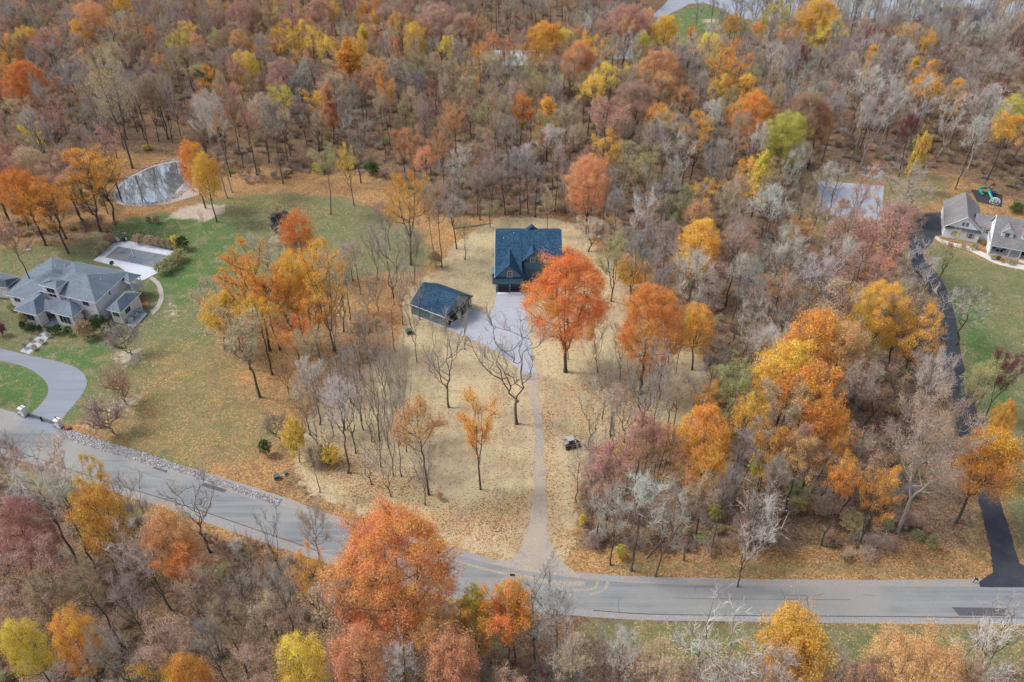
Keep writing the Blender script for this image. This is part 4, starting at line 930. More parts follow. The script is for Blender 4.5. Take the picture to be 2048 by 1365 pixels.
def skeleton(seed, H, Rc, cb=.35, limbs=16, up=.5, fork=0, r0=.34, prof='round', twigs=0, wob=1.0, sub=7, dens=1.0):
    """returns segments by level and points where foliage hangs"""
    rg = np.random.default_rng(seed); big = []; med = []; fine = []; tips = []
    def path(p, t_, n, r_a, r_b, out, wobl):
        q = [p]; P = np.array(p, float)
        for i in range(1, n+1):
            s = i/n; x = P*(1-s)**2 + 2*s*(1-s)*t_[0] + s*s*t_[1] + rg.normal(size=3)*wobl*(1 if i < n else .3); q.append(x)
        for i in range(n): out.append((q[i], q[i+1], r_a+(r_b-r_a)*i/n, r_a+(r_b-r_a)*(i+1)/n))
        return q
    stems = []
    if fork:
        hb = H*rg.uniform(.16, .3); base = path(np.zeros(3), (np.array([.1, 0, hb*.5]), np.array([rg.normal()*.4, rg.normal()*.4, hb])), 3, r0, r0*.8, big, .05)
        for i in range(fork):
            a = i*2*math.pi/fork + rg.uniform(-.4, .4); e = np.array([math.cos(a)*Rc*.42, math.sin(a)*Rc*.42, H*rg.uniform(.8, .95)])
            m = base[-1] + np.array([math.cos(a)*Rc*.36, math.sin(a)*Rc*.36, H*.2])
            stems.append(path(base[-1], (m, e), 9, r0*.62, r0*.1, big, .18*wob))
    else:
        e = np.array([rg.normal()*.5, rg.normal()*.5, H*.93]); stems.append(path(np.zeros(3), (np.array([rg.normal()*.8, rg.normal()*.8, H*.5]), e), 12, r0, r0*.12, big, .14*wob))
    big.append((np.array([0, 0, -.3]), np.array([0, 0, .7]), r0*1.5, r0*1.02))
    def pf(t):
        if prof == 'round': return max(.05, math.sin(math.pi*min(1, .18+.80*t)))**.75
        if prof == 'cone': return max(.06, (1-t)**.8*(.45+.55*min(1, t*5)))
        if prof == 'vase': return max(.1, (.35+.65*min(1, t*1.5)))*(1 if t < .82 else math.sqrt(max(.03, 1-((t-.82)/.2)**2)))
        return max(.08, math.sin(math.pi*min(1, .3+.66*t)))**.5
    for st in stems:
        stp = np.array(st); L0 = limbs//len(stems)
        for i in range(L0):
            s = (i+.5*rg.random())/L0; z = H*(cb+(.94-cb)*s*.93) if not fork else stp[0][2]+(stp[-1][2]-stp[0][2])*(.12+.86*s)
            k = min(len(st)-2, max(0, int(np.searchsorted(stp[:, 2], z)-1))); f = (z-stp[k][2])/max(1e-3, stp[k+1][2]-stp[k][2]); p = stp[k]+(stp[k+1]-stp[k])*min(1, max(0, f))
            phi = i*2.4+rg.uniform(-.5, .5)
            zt = min(H, z+ H*(1-cb)*rg.uniform(.12, .38)*up*(1.5-s)+.2); tt = (zt/H-cb)/(1-cb); rr = Rc*pf(min(1, max(0, tt)))*rg.uniform(.72, 1.05)
            tip = np.array([math.cos(phi)*rr, math.sin(phi)*rr, zt]) + (p*np.array([.55, .55, 0]) if fork else 0)
            ln = np.linalg.norm(tip-p); mid = p*.5+tip*.5 + np.array([math.cos(phi), math.sin(phi), 0])*ln*.10 - np.array([0, 0, 1])*ln*.10
            ra = max(.05, r0*.34*(1-.55*s)*(ln/Rc)**.5)
            q = path(p, (mid, tip), 5, ra, .03, med, .16*wob); tips.append((tip, 2))
            for j in range(sub):
                u_ = rg.uniform(.25, 1.0); kk = min(4, int(u_*5)); b0 = q[kk]+(q[kk+1]-q[kk])*(u_*5-kk); dr = nrm(q[kk+1]-q[kk])
                dv = nrm(dr*.8+rg.normal(size=3)*.62+np.array([0, 0, .30*up+.1])); l2 = ln*rg.uniform(.22, .42)*(1.2-u_*.4)
                t2 = b0+dv*l2
                q2 = path(b0, (b0+nrm(dr+dv)*l2*.5, t2), 3, .05, .02, fine, .06*wob); tips.append((t2, 1)); tips.append((q2[2], 0))
                for m_ in range(twigs):
                    u3 = rg.uniform(.1, 1); k3 = min(2, int(u3*3)); b3 = q2[k3]+(q2[k3+1]-q2[k3])*(u3*3-k3)
                    d3 = nrm(dv*.7+rg.normal(size=3)*.55+np.array([0, 0, .35*up])); l3 = rg.uniform(.7, 1.7)
                    t3 = b3+d3*l3; tips.append((t3, -1))
                    fine.append((b3, t3, .022, .012))
                    for _ in range(3):
                        u4 = rg.uniform(.2, .95); b4 = b3+(t3-b3)*u4; fine.append((b4, b4+nrm(d3+rg.normal(size=3)*.6)*rg.uniform(.35, .9), .016, .009))
    return big, med, fine, tips
def lumps(H, Rc, cb, n, per, ls, rl, rg, drop=.1, prof=1.0, jag=.14):
    """billowing crown: leaf-covered lumps over an uneven shell, gaps between them"""
    i = np.arange(n)+.5; ph = np.pi*(1+5**.5)*i; cz = 1-2*i/n; keep = (cz > -.80) & (rg.random(n) > drop); ph = ph[keep]+rg.normal(size=keep.sum())*.15; cz = cz[keep]
    low = 1 + .22*np.sin(ph*2+rg.uniform(0, 6)) * .5 + .12*np.sin(ph*3+rg.uniform(0, 6))
    r = (.74+rg.uniform(-jag, jag, len(cz)))*low; sr = np.sqrt(1-cz**2)
    if prof != 1.0: sr = sr*np.where(cz > 0, (1-cz)**(prof-1.0), 1)
    hc = H*(1-cb)/2; C = np.stack([np.cos(ph)*sr*Rc*r, np.sin(ph)*sr*Rc*r, H*cb+hc+cz*hc*(.82+rg.uniform(-.1, .06, len(cz)))], 1)
    inner = C*np.array([.55, .55, 1])+rg.normal(size=C.shape)*Rc*.08; inner[:, 2] = (C[:, 2]-(H*cb+hc))*.6+H*cb+hc
    Vs = []
    for CC, m in ((C, per), (inner[::2], per//2)):
        R_ = rl*Rc*rg.uniform(.7, 1.3, len(CC)); n_ = len(CC)*m; d = nrm(rg.normal(size=(n_, 3))+np.array([0, 0, .55])+np.repeat(nrm(CC-np.array([0, 0, H*cb+hc*.6])), m, 0)*.7)
        c = np.repeat(CC, m, 0)+d*np.repeat(R_, m)[:, None]*rg.uniform(.45, 1.08, (n_, 1))*np.array([1, 1, .8])
        nn = nrm(d+rg.normal(size=(n_, 3))*.8); a = nrm(np.cross(nn, rg.normal(size=(n_, 3)))); b = np.cross(nn, a); s = ls*rg.uniform(.55, 1.4, (n_, 1))
        Vs.append(np.stack([c-a*s, c+b*s*.62, c+a*s, c-b*s*.62], 1).reshape(-1, 3))
    V = np.concatenate(Vs); return V, np.arange(len(V)).reshape(-1, 4)
def proto_mesh(name, kind, seed, H, Rc, **kw):
    lp = kw.pop('lp', None)
    rg = np.random.default_rng(seed+999)
    nl, ls, sp, drop = kw.pop('nl', 16), kw.pop('ls', .26), kw.pop('sp', .95), kw.pop('drop', 0.0)
    big, med, fine, tips = skeleton(seed, H, Rc, **kw)
    V1, Q1 = tubes(big, 7); V2, Q2 = tubes(med, 3)
    parts = [(V1, Q1), (V2, Q2)]; fw = tubes([f for f in fine if f[2] > .03], 2); tw = tubes([f for f in fine if f[2] <= .03], 2)
    def cat(ps):
        V = np.concatenate([p[0] for p in ps]); o = 0; Q = []
        for p in ps: Q.append(p[1]+o); o += len(p[0])
        return V, np.concatenate(Q)
    if kind == 'bare':
        tr = npmesh(name+'_trunk', *cat(parts)); f2 = [fw, tw]
        if nl:
            P = np.array([t[0] for t in tips if t[1] == -1]); P = P[rg.random(len(P)) < .5]; f2.append(leaves(P, .085, nl, .35, rg))
        cr = npmesh(name+'_crown', *cat(f2))
    else:
        if kind == 'sparse': parts += [fw]
        tr = npmesh(name+'_trunk', *cat(parts+([fw] if kind == 'full' else [])))
        P = np.array([t[0] for t in tips if t[1] >= 0]); P = P[rg.random(len(P)) >= drop]
        if kind == 'full':   # fill of the crown's outer shell, uneven
            e = P[rg.integers(0, len(P), len(P)//2)] + rg.normal(size=(len(P)//2, 3))*np.array([1.2, 1.2, .9]); P = np.concatenate([P, e])
        cr = npmesh(name+'_crown', *(cat([leaves(P, ls, nl, sp, rg), lumps(H, Rc, kw.get('cb', .3), *lp[:2], ls, lp[2], rg, *lp[3:])]) if lp else leaves(P, ls, nl, sp, rg)))
        if kind == 'sparse':
            V, Q = cat([leaves(P, ls, nl, sp, rg), tw]); cr = npmesh(name+'_crown', V, Q)
    tr.materials.append(MATS['bark']); cr.materials.append(MATS['twig' if kind == 'bare' else 'leaf'])
    return dict(tr=tr, cr=cr, H=H, R=Rc)
PR = {'f': [], 'n': [], 's': [], 'b': [], 'v': [], 'u': [], 'r': []}
for i in range(7):
    PR['f'].append(proto_mesh('full', 'full', 100+i, 22, 6.6, cb=[.3, .22, .38, .28, .34, .25, .3][i], limbs=[20, 24, 18, 22, 20, 24, 20][i], up=[.6, .5, .8, .4, .7, .5, .9][i], fork=[0, 3, 0, 0, 2, 0, 0][i], prof=['round', 'round', 'oval', 'round', 'oval', 'round', 'oval'][i], sub=8, nl=20, ls=.12, sp=1.2, lp=([64, 52, 58, 70, 54, 60, 66][i], 270, [.27, .30, .26, .25, .3, .27, .25][i], [.1, .18, .14, .08, .2, .12, .25][i])))
PR['F'] = [proto_mesh('great', 'full', 150+i, 30, 10.5, cb=[.3, .22, .26][i], limbs=[30, 34, 32][i], up=[.6, .45, .5][i], fork=[0, 3, 4][i], prof='round', sub=9, nl=34, ls=.105, sp=1.5, r0=.5, lp=([120, 104, 132][i], 560, [.19, .21, .18][i], [.10, .14, .08][i])) for i in range(3)]
for i in range(3):
    PR['n'].append(proto_mesh('narrow', 'full', 200+i, 20, 4.2, cb=.2, limbs=26, up=.7, prof='cone' if i < 2 else 'oval', sub=7, nl=34, ls=.14, sp=.95))
for i in range(6):
    PR['s'].append(proto_mesh('thin', 'sparse', 300+i, 24, 5.4, cb=[.48, .42, .55, .38, .52, .46][i], limbs=18, up=1.1, fork=[0, 2, 0, 3, 0, 2][i], prof=['round', 'oval', 'vase', 'round', 'oval', 'vase'][i], sub=8, twigs=3, nl=24, ls=.125, sp=1.0, drop=.12, r0=.28))
for i in range(6):
    PR['b'].append(proto_mesh('bare', 'bare', 400+i, 24, 5.2, cb=[.45, .55, .4, .6, .5, .45][i], limbs=17, up=1.5, fork=[0, 2, 3, 0, 2, 0][i], prof=['round', 'oval', 'vase', 'round', 'vase', 'oval'][i], sub=8, twigs=6, nl=0, r0=.26))
for i in range(3):       # bare crowns that still hold a dust of dead leaves
    PR['v'].append(proto_mesh('dusty', 'bare', 500+i, 23, 5.2, cb=.5, limbs=18, up=1.2, fork=[0, 2, 0][i], prof=['round', 'vase', 'oval'][i], sub=8, twigs=5, nl=7, r0=.25))
for i in range(3):       # open limbs, few twigs: yard trees
    PR['u'].append(proto_mesh('open', 'bare', 600+i, 20, 5.0, cb=.35, limbs=[12, 14, 10][i], up=1.5, fork=[2, 0, 3][i], prof='vase', sub=8, twigs=4, nl=0, r0=.22, wob=1.7))
for i in range(3):       # round shrubs
    PR['r'].append(proto_mesh('shrub', 'full', 700+i, 2.2, 1.3, cb=.05, limbs=14, up=.6, fork=3, sub=3, nl=3, ls=.055, sp=.2, r0=.05, wob=.2, lp=(46, 80, .22, .03)))
PR['Z'] = [proto_mesh('grand', 'sparse', 350+i, 30, 9.5, cb=[.42, .36][i], limbs=[26, 28][i], up=.9, fork=[3, 2][i], prof='round', sub=12, twigs=3, nl=26, ls=.115, sp=1.1, drop=.12, r0=.45) for i in range(2)]
PR['m'] = [proto_mesh('bushy', 'full', 740+i, 6, 2.6, cb=.12, limbs=16, up=.8, fork=3, prof='oval', sub=6, nl=12, ls=.10, sp=.5, r0=.09, wob=.5, lp=(40, 110, .24, .25)) for i in range(3)]
PR['R'] = [proto_mesh('twiggy', 'bare', 720+i, 3.0, 1.9, cb=.05, limbs=18, up=1.0, fork=5, prof='vase', sub=6, twigs=2, nl=4, r0=.06, wob=.3) for i in range(3)]
CLR = {  # crown colour, word
 'O': ((0.64, 0.3, 0.065), 'bright orange'), 'A': ((0.66, 0.385, 0.075), 'golden amber'), 'Y': ((0.68, 0.52, 0.1), 'bright yellow'), 'L': ((0.52, 0.47, 0.1), 'lime yellow'),
 'R': ((0.64, 0.275, 0.07), 'red-orange'), 'P': ((0.45, 0.265, 0.21), 'dusty rose'), 'S': ((0.58, 0.32, 0.155), 'salmon orange'), 'B': ((0.36, 0.245, 0.165), 'russet brown'),
 'T': ((0.45, 0.345, 0.245), 'tan brown'), 'M': ((0.37, 0.33, 0.17), 'mustard olive'), 'G': ((0.33, 0.305, 0.275), 'grey'), 'W': ((0.48, 0.45, 0.405), 'pale grey'),
 'V': ((0.34, 0.35, 0.17), 'olive green'), 'E': ((.05, .10, .035), 'dark green'), 'K': ((.20, .07, .08), 'deep crimson'), 'U': ((0.075, 0.055, 0.1), 'dark purple'),
 'Q': ((0.62, 0.34, 0.1), 'rusty gold'), 'F': ((0.34, 0.275, 0.235), 'mauve brown')}
KW = {'f': 'full crowned', 'n': 'narrow cone crowned', 's': 'thin leafed', 'b': 'bare twiggy', 'v': 'nearly bare', 'u': 'open limbed bare', 'r': 'round', 'R': 'twiggy'}
BARKS = {'d': (.095, .082, .072), 'm': (.15, .13, .11), 'p': (.36, .34, .31)}
LAND = [  # landmarks for the labels: name, ground point in the photo
 ('the pond', 305, 365), ('the covered pool', 275, 512), ('the cream house', 130, 600), ('the blue house', 1055, 520), ('the detached garage', 880, 610),
 ('the gravel path', 1075, 900), ('the gravel path mouth', 1060, 1125), ('the small loader', 1140, 885), ('the white house', 1960, 440), ('the sports court', 1700, 400),
 ('the dark driveway', 1905, 720), ('the dark driveway mouth', 2000, 1150), ('the gate pillars', 90, 850), ('the pale far house', 1042, 120), ('the navy far house', 1348, 115),
 ('the chimney house', 1925, 40), ('the road bend', 560, 1020), ('the dark road patch', 1960, 1225), ('the straw yard', 960, 800), ('the upper left lawn', 80, 500)]
LANDW = [(n, W(x, y)) for n, x, y in LAND]
TREES = []
def scene_tree(x, y, H, Rc, col, kind, bk=None, name=None, extra=None, tilt=True, thick=None):
    key = 'F' if kind == 'f' and Rc > 6.4 else 'Z' if kind == 's' and Rc > 6.6 else 'm' if kind == 'r' and Rc > 1.7 and H > 2.6 else kind; ps = PR[key]; p = ps[RG.integers(0, len(ps))]
    cat = 'shrub' if kind in 'rR' else 'tree'
    nm = name or ({'r': 'shrub', 'R': 'twiggy_shrub', 'b': 'bare_tree', 'v': 'bare_tree', 'u': 'bare_tree', 's': 'thin_autumn_tree'}.get(kind, 'autumn_tree'))
    r = empty(nm, (x, y, 0), RG.uniform(0, 6.28)); sc = Rc/p['R']; r.scale = (sc, sc*RG.uniform(.94, 1.06), H/p['H'])
    if col == 'U': t_c = (.06, .045, .085)
    if tilt and cat == 'tree': r.rotation_euler = (RG.normal()*.03, RG.normal()*.03, RG.uniform(0, 6.28))
    c = np.array(CLR[col][0])*RG.uniform(.88, 1.1)*(1+RG.uniform(-.06, .06, 3))
    b = BARKS[bk or ('d' if col in 'OARBSPKY' else 'm')]
    t = bpy.data.objects.new('trunk' if cat == 'tree' else 'stems', p['tr']); k = bpy.data.objects.new('crown' if cat == 'tree' else 'foliage', p['cr'])
    for o, q in ((t, b), (k, c)): COL.objects.link(o); o.parent = r; o.color = (*q, 1)
    d = dict(o=r, x=x, y=y, H=H, R=Rc, col=col, kind=kind, cat=cat, p=p, extra=extra, t=t, k=k); TREES.append(d); return d
OCC = []          # (x,y,r) taken
def TB(bx, by, ty, w, col, kind, bk=None, **k):
    """tree whose foot is seen"""
    g = W(bx, by); H = max(3, hgt(bx, by, ty)); d = proj((g.x, g.y, H*.75))[2]
    OCC.append((g.x, g.y, max(2.0, w/2*d/FPX*.6))); return scene_tree(g.x, g.y, H, max(.8, w/2*d/FPX), col, kind, bk, **k)
def TC(cx, ty, w, col, kind, H=None, bk=None, **k):
    """tree whose crown is seen above others"""
    d = proj(W(cx, ty, 20))[2]; Rc = w/2*d/FPX
    H = H or min(29, max(20, 16.5+Rc*1.4)); g = W(cx, ty, H*.97); g.y -= Rc*.12
    OCC.append((g.x, g.y, Rc*.75)); return scene_tree(g.x, g.y, H, Rc, col, kind, bk, **k)
def rows(txt, fn):
    for r in txt.split(';'):
        r = r.split()
        if not r: continue
        n = 4 if fn is TB else 3; a = [float(v) for v in r[:n]]; rest = r[n+2:]
        kw = {}
        for v in rest:
            if v in BARKS: kw['bk'] = v
            else: kw['H'] = float(v)
        fn(*a, r[n], r[n+1], **kw)
# crowns seen in the far and near woods: x, top row, width, colour, kind
rows('''170 0 75 S f; 112 12 40 T s; 20 8 70 G b; 62 14 60 M s; 198 25 36 Y s; 12 70 50 A f; 48 50 60 A f; 28 26 50 P s; 88 60 60 B s; 35 122 80 R f; 115 80 65 G b; 150 28 60 G b;
235 35 80 G b; 215 150 60 T s; 288 115 48 P s; 302 148 62 B f; 312 55 34 R n; 357 58 62 L s; 365 36 50 Y s; 440 10 55 P s; 492 0 65 P f; 478 60 52 S f; 482 98 66 Y f; 405 112 62 M s; 340 6 55 G b;
400 2 50 B s; 270 30 60 B v; 132 130 70 G s; 85 190 75 P v; 60 228 85 G b; 52 222 40 Y s; 50 298 70 T f; 115 305 66 B s; 195 250 74 P v; 180 295 80 A s; 5 288 50 P f; 377 280 58 O f; 400 306 58 A f; 512 190 64 T f; 410 138 38 E s;
30 335 80 O f; 78 350 80 O s; 12 440 60 B s; 530 10 48 Y s; 634 0 60 P f; 572 42 78 A s; 540 60 60 S s; 612 45 74 Y s; 650 78 46 Y s; 690 84 68 O n; 556 118 62 P f; 730 54 38 Y n; 768 0 84 T s; 795 22 60 A s; 756 38 52 S s;
827 48 50 Y f; 880 5 88 P f; 928 24 62 P f; 887 74 38 Y s; 758 118 58 S s; 665 150 62 T s; 652 172 42 S n; 552 165 52 L s; 600 128 55 G s; 705 228 64 G b; 802 118 72 G s; 832 108 60 M s; 920 128 64 B s; 975 108 66 T v;
1040 190 58 O s; 880 250 48 S s; 992 58 66 S s; 642 298 50 M s; 692 288 40 Y s; 1090 42 88 A f; 1132 60 50 Y f; 1188 64 78 A s; 1162 84 64 S f; 1255 4 92 P f; 1292 20 44 S f; 1216 42 62 P v; 1228 76 60 G b; 1332 28 56 A f;
1287 62 38 L f; 1386 54 28 O s; 1213 126 54 Y s; 1182 152 56 Y s; 1275 112 54 Y s; 1330 98 92 S f; 1332 146 54 S f; 1268 158 82 P f; 1220 208 78 P s; 1216 252 62 A s; 1096 200 52 A n; 1084 224 60 M s; 1110 255 62 W b; 1060 164 60 B v;
1320 210 62 A s; 1337 228 84 T s; 1400 224 62 A s; 1462 96 94 O s; 1440 148 44 Y s; 1422 70 54 Y s; 1500 148 60 A s; 1524 184 80 O f; 1362 274 64 W b; 1440 288 56 G b; 1472 254 44 T s; 1280 272 72 M s; 1302 310 60 M s; 1400 150 56 G b;
1182 308 90 S f; 1560 0 64 L s; 1640 0 94 A f; 1662 34 62 Y s; 1576 54 40 S s; 1582 220 86 L f; 1532 238 46 P f; 1622 182 84 B f; 1670 168 50 P f; 1645 208 54 S f; 1528 306 54 Y n; 1752 94 36 A n; 1866 124 42 O n; 1862 152 70 A s; 1926 154 48 A s;
1828 116 34 A n; 1815 50 50 S v; 1835 234 40 K s; 1852 268 30 Y r; 2032 194 58 L f; 2024 228 66 A s; 1895 85 60 F v; 1720 60 60 G b; 1780 100 70 G b; 1690 120 70 F v; 1740 140 74 W b; 1960 110 70 G b; 2010 100 70 F v; 1980 190 70 G b; 1960 240 64 W b;
1560 90 60 W b; 1600 130 70 G b; 1380 368 54 V s; 1362 372 50 V s; 1402 442 86 A f; 1396 400 62 S s; 1456 368 56 T s; 1386 506 110 W b; 1375 605 34 L s; 1272 478 60 G b; 1322 478 74 G b; 1296 388 70 W b; 1545 388 92 W b; 1482 448 84 B v; 1500 518 84 G b;
1562 458 80 G b; 1700 446 96 P s; 1770 425 104 P s; 1742 498 116 P s; 1806 408 84 P s; 1830 372 96 T v 12; 1682 556 116 T s; 1765 560 120 A f; 1782 596 80 G b; 1642 518 92 W b; 1585 478 84 W b; 1640 622 116 A f; 1592 684 130 A f; 1702 640 104 S f; 1640 738 134 O s;
1572 775 90 T s; 1975 738 64 M s; 1435 822 108 O f; 1428 900 92 O s; 1232 866 96 P s; 1288 826 72 P s; 1292 860 62 P s; 1332 838 72 S s; 1208 920 70 P s; 1288 958 112 W b; 1240 962 84 W b; 1340 985 84 W b; 1520 1008 80 W b; 1505 856 84 G b;
1470 720 66 V s; 1492 758 60 V s; 1620 860 80 B s; 1522 900 34 L n 9; 1690 860 50 R s; 1740 860 90 B s; 1560 850 90 O s; 1500 800 80 A s; 1660 800 100 O f; 1780 930 80 A s; 1610 880 80 S s; 1700 930 70 O s; 1560 930 70 G b; 1460 940 70 G b; 1400 960 70 T s; 1600 980 60 V s 6;
2004 856 120 O f; 2038 694 60 K s; 2030 808 50 A f; 165 912 62 A s; 186 975 116 A f; 58 935 124 W b; 105 962 120 W b; 22 1000 104 P f; 32 1078 114 P s; 245 955 72 G b; 326 1008 112 S f; 332 1058 92 R s; 270 1050 92 W b; 785 1026 246 Q f 31; 560 1140 92 G b;
592 1268 104 Y f; 540 1198 92 T s; 705 1262 124 S f; 800 1296 92 W b; 902 1278 124 S f; 945 1170 70 L f; 945 1208 84 O s; 1032 1158 84 A f; 1020 1200 104 O s; 1075 1138 124 G b; 1122 1186 94 W b; 1112 1240 94 G b; 1216 1250 66 G u; 1252 1262 92 W b; 1432 1240 154 W b;
1592 1220 124 A f; 1604 1268 134 A f; 1572 1312 104 W v; 1682 1290 74 G b; 1862 1284 205 S f; 1992 1245 124 W b; 22 1248 84 Y f; 122 1238 84 A f; 202 1238 84 G b; 310 1255 96 T s; 450 1205 96 B v; 372 1318 96 R f; 302 1308 96 A s; 160 1125 96 B v; 512 1296 96 T s;
90 1150 90 B s; 240 1160 90 G b; 380 1150 90 T v; 470 1120 80 G b; 60 1170 80 T s; 410 1240 90 G b; 860 1225 90 S s; 1150 1280 90 T v; 1330 1295 100 T v; 1750 1330 90 B s; 1500 1320 90 G b; 1950 1320 110 B v''', TC)
# trees whose feet stand in view: foot x, foot y, top row, width
rows('''265 337 96 92 T s m; 455 397 196 62 W b p; 464 385 180 56 W s p; 133 478 368 74 O s; 172 464 325 74 T s; 202 463 296 92 O s; 58 460 326 66 P s; 32 472 288 76 P f; 1131 744 504 176 R f; 1281 787 573 146 R f; 1262 590 516 86 A f;
822 530 328 108 A s m; 1222 603 458 76 M s m; 1177 504 437 64 W b; 1033 848 622 150 G u m; 897 815 640 104 G u m; 858 990 796 104 S s m; 961 979 774 84 A s m; 712 907 720 70 G u; 727 860 700 66 G u; 760 882 690 70 G u m; 787 866 640 40 T u; 814 871 670 44 T u; 813 904 690 50 G u;
834 725 560 44 G u; 803 954 790 50 G u d; 787 952 800 44 G u d; 743 970 890 60 G u d; 782 994 900 54 G u d; 697 946 760 96 W b m; 1384 740 608 78 A f; 1336 725 600 60 G u; 1195 745 640 50 T u; 1136 719 600 50 G u; 1281 872 690 96 G u m; 1336 846 740 66 T u;
1381 847 736 70 G u m; 1175 900 772 70 W u m; 1221 872 780 70 T v; 1248 885 770 76 G u; 1363 995 860 60 W b p; 668 702 460 88 A s m; 594 700 540 104 O s; 545 750 598 88 A s; 540 702 483 112 O s; 520 795 596 110 T s m; 606 760 650 84 R s; 640 720 560 76 O s; 790 702 612 48 S s; 760 702 640 52 T s;
735 700 630 62 S s; 788 610 455 84 G u; 706 562 486 54 G b; 688 664 548 72 G u d; 738 628 578 44 G u; 868 514 368 34 T v m; 884 537 360 54 T v m; 913 498 396 62 G b m; 553 562 470 110 G u; 471 700 600 90 A s; 480 660 596 40 Y s; 440 660 560 80 T s; 612 560 421 70 O f; 690 860 760 60 W b; 640 850 720 70 W v; 672 706 600 50 T v;
1820 722 566 126 G u d; 1868 580 470 70 M v m; 1912 690 590 90 G u d; 1945 833 728 70 M v m; 1796 1062 790 176 T s p; 1690 475 330 66 P v m; 1800 440 340 110 G u m; 1650 440 330 60 G u d; 1700 340 200 40 W b p; 1718 342 148 74 W b p; 1812 302 150 56 W b p; 1872 322 188 64 W b p; 1936 338 180 74 W b p; 1760 300 170 50 W b p;
1690 1010 880 60 W b p; 1610 1000 880 50 W b p; 1620 985 875 46 W b p; 1562 1010 900 50 G u d; 1320 500 330 60 G b d; 1300 400 250 50 G b d; 1070 435 330 50 G b d; 1130 425 330 36 G b d; 1095 470 370 30 T v d; 1040 430 300 60 G b; 955 430 330 60 F v; 985 425 310 60 F v;
1180 440 330 60 F v; 566 368 200 60 G s; 245 1010 955 60 G u d; 420 1105 962 108 G u d; 563 1150 1034 64 G u d; 646 1256 1096 70 A s d; 505 1130 1060 40 G u d; 1390 60 0 30 G b d; 1420 62 -5 30 G b d; 1464 60 -20 44 G b d; 1480 62 -30 40 G b d; 1500 90 -10 40 G b d; 1960 1340 1230 120 G u d; 240 1165 1090 70 B s; 100 1165 1090 60 B s;
2062 1000 700 80 K s d; 905 452 330 50 G b d; 960 440 320 50 F v d; 1010 430 300 50 G b d; 1056 428 310 44 G b d; 1110 424 300 50 F v d; 1150 444 330 50 G b m; 1205 462 340 54 G b m; 1228 500 380 54 G b m; 1248 560 440 54 F v m; 1216 540 430 46 T v m; 756 560 450 50 G b m; 722 590 480 50 T v m; 760 640 530 44 G u d; 806 650 540 44 G u d; 830 570 440 44 F v m; 700 640 520 50 T v m; 660 620 500 54 T v m; 780 500 400 50 F v m; 1280 620 500 54 G b m; 1300 670 540 54 G b d; 1350 700 580 54 T v d; 235 318 170 50 G u d; 300 300 150 44 G u d; 318 284 140 44 G u d; 345 286 150 44 T u d; 275 264 130 44 G u d; 215 300 150 50 T v d; 1100 300 170 50 G u d; 640 915 770 60 G u m; 668 872 740 56 G u m; 762 935 800 50 G u m; 744 884 740 50 T u m; 800 890 760 44 G u m; 772 806 660 46 G u m; 742 764 620 46 G u d; 702 806 660 54 G u m; 724 842 700 50 G u m; 1204 838 700 56 G u m; 1300 905 760 60 G u m; 1342 888 760 60 T v m; 1412 806 690 60 G u d; 1152 1005 900 60 G u m; 1190 985 870 64 G v m; 1180 1060 950 60 G u m; 640 985 880 50 T v m; 620 870 760 60 T v m; 1240 760 640 50 G u d; 1318 800 690 56 G u d; 250 300 170 40 G u m; 330 262 120 46 G u m; 372 300 160 40 G u d; 290 280 150 44 G u d; 500 640 500 70 A s; 560 700 560 70 O s; 450 700 590 80 A f; 500 740 640 64 S s; 610 690 500 84 A f; 640 790 660 54 T s; 580 800 700 44 S u; 840 640 520 40 G u d; 850 1010 880 50 G u d; 930 700 600 40 G u; 660 930 830 60 G u m; 720 760 620 50 G u d; 770 830 700 44 G u; 1400 870 760 60 A s; 1220 920 800 60 G u d; 980 455 400 40 V v; 930 520 440 40 M v''', TB)
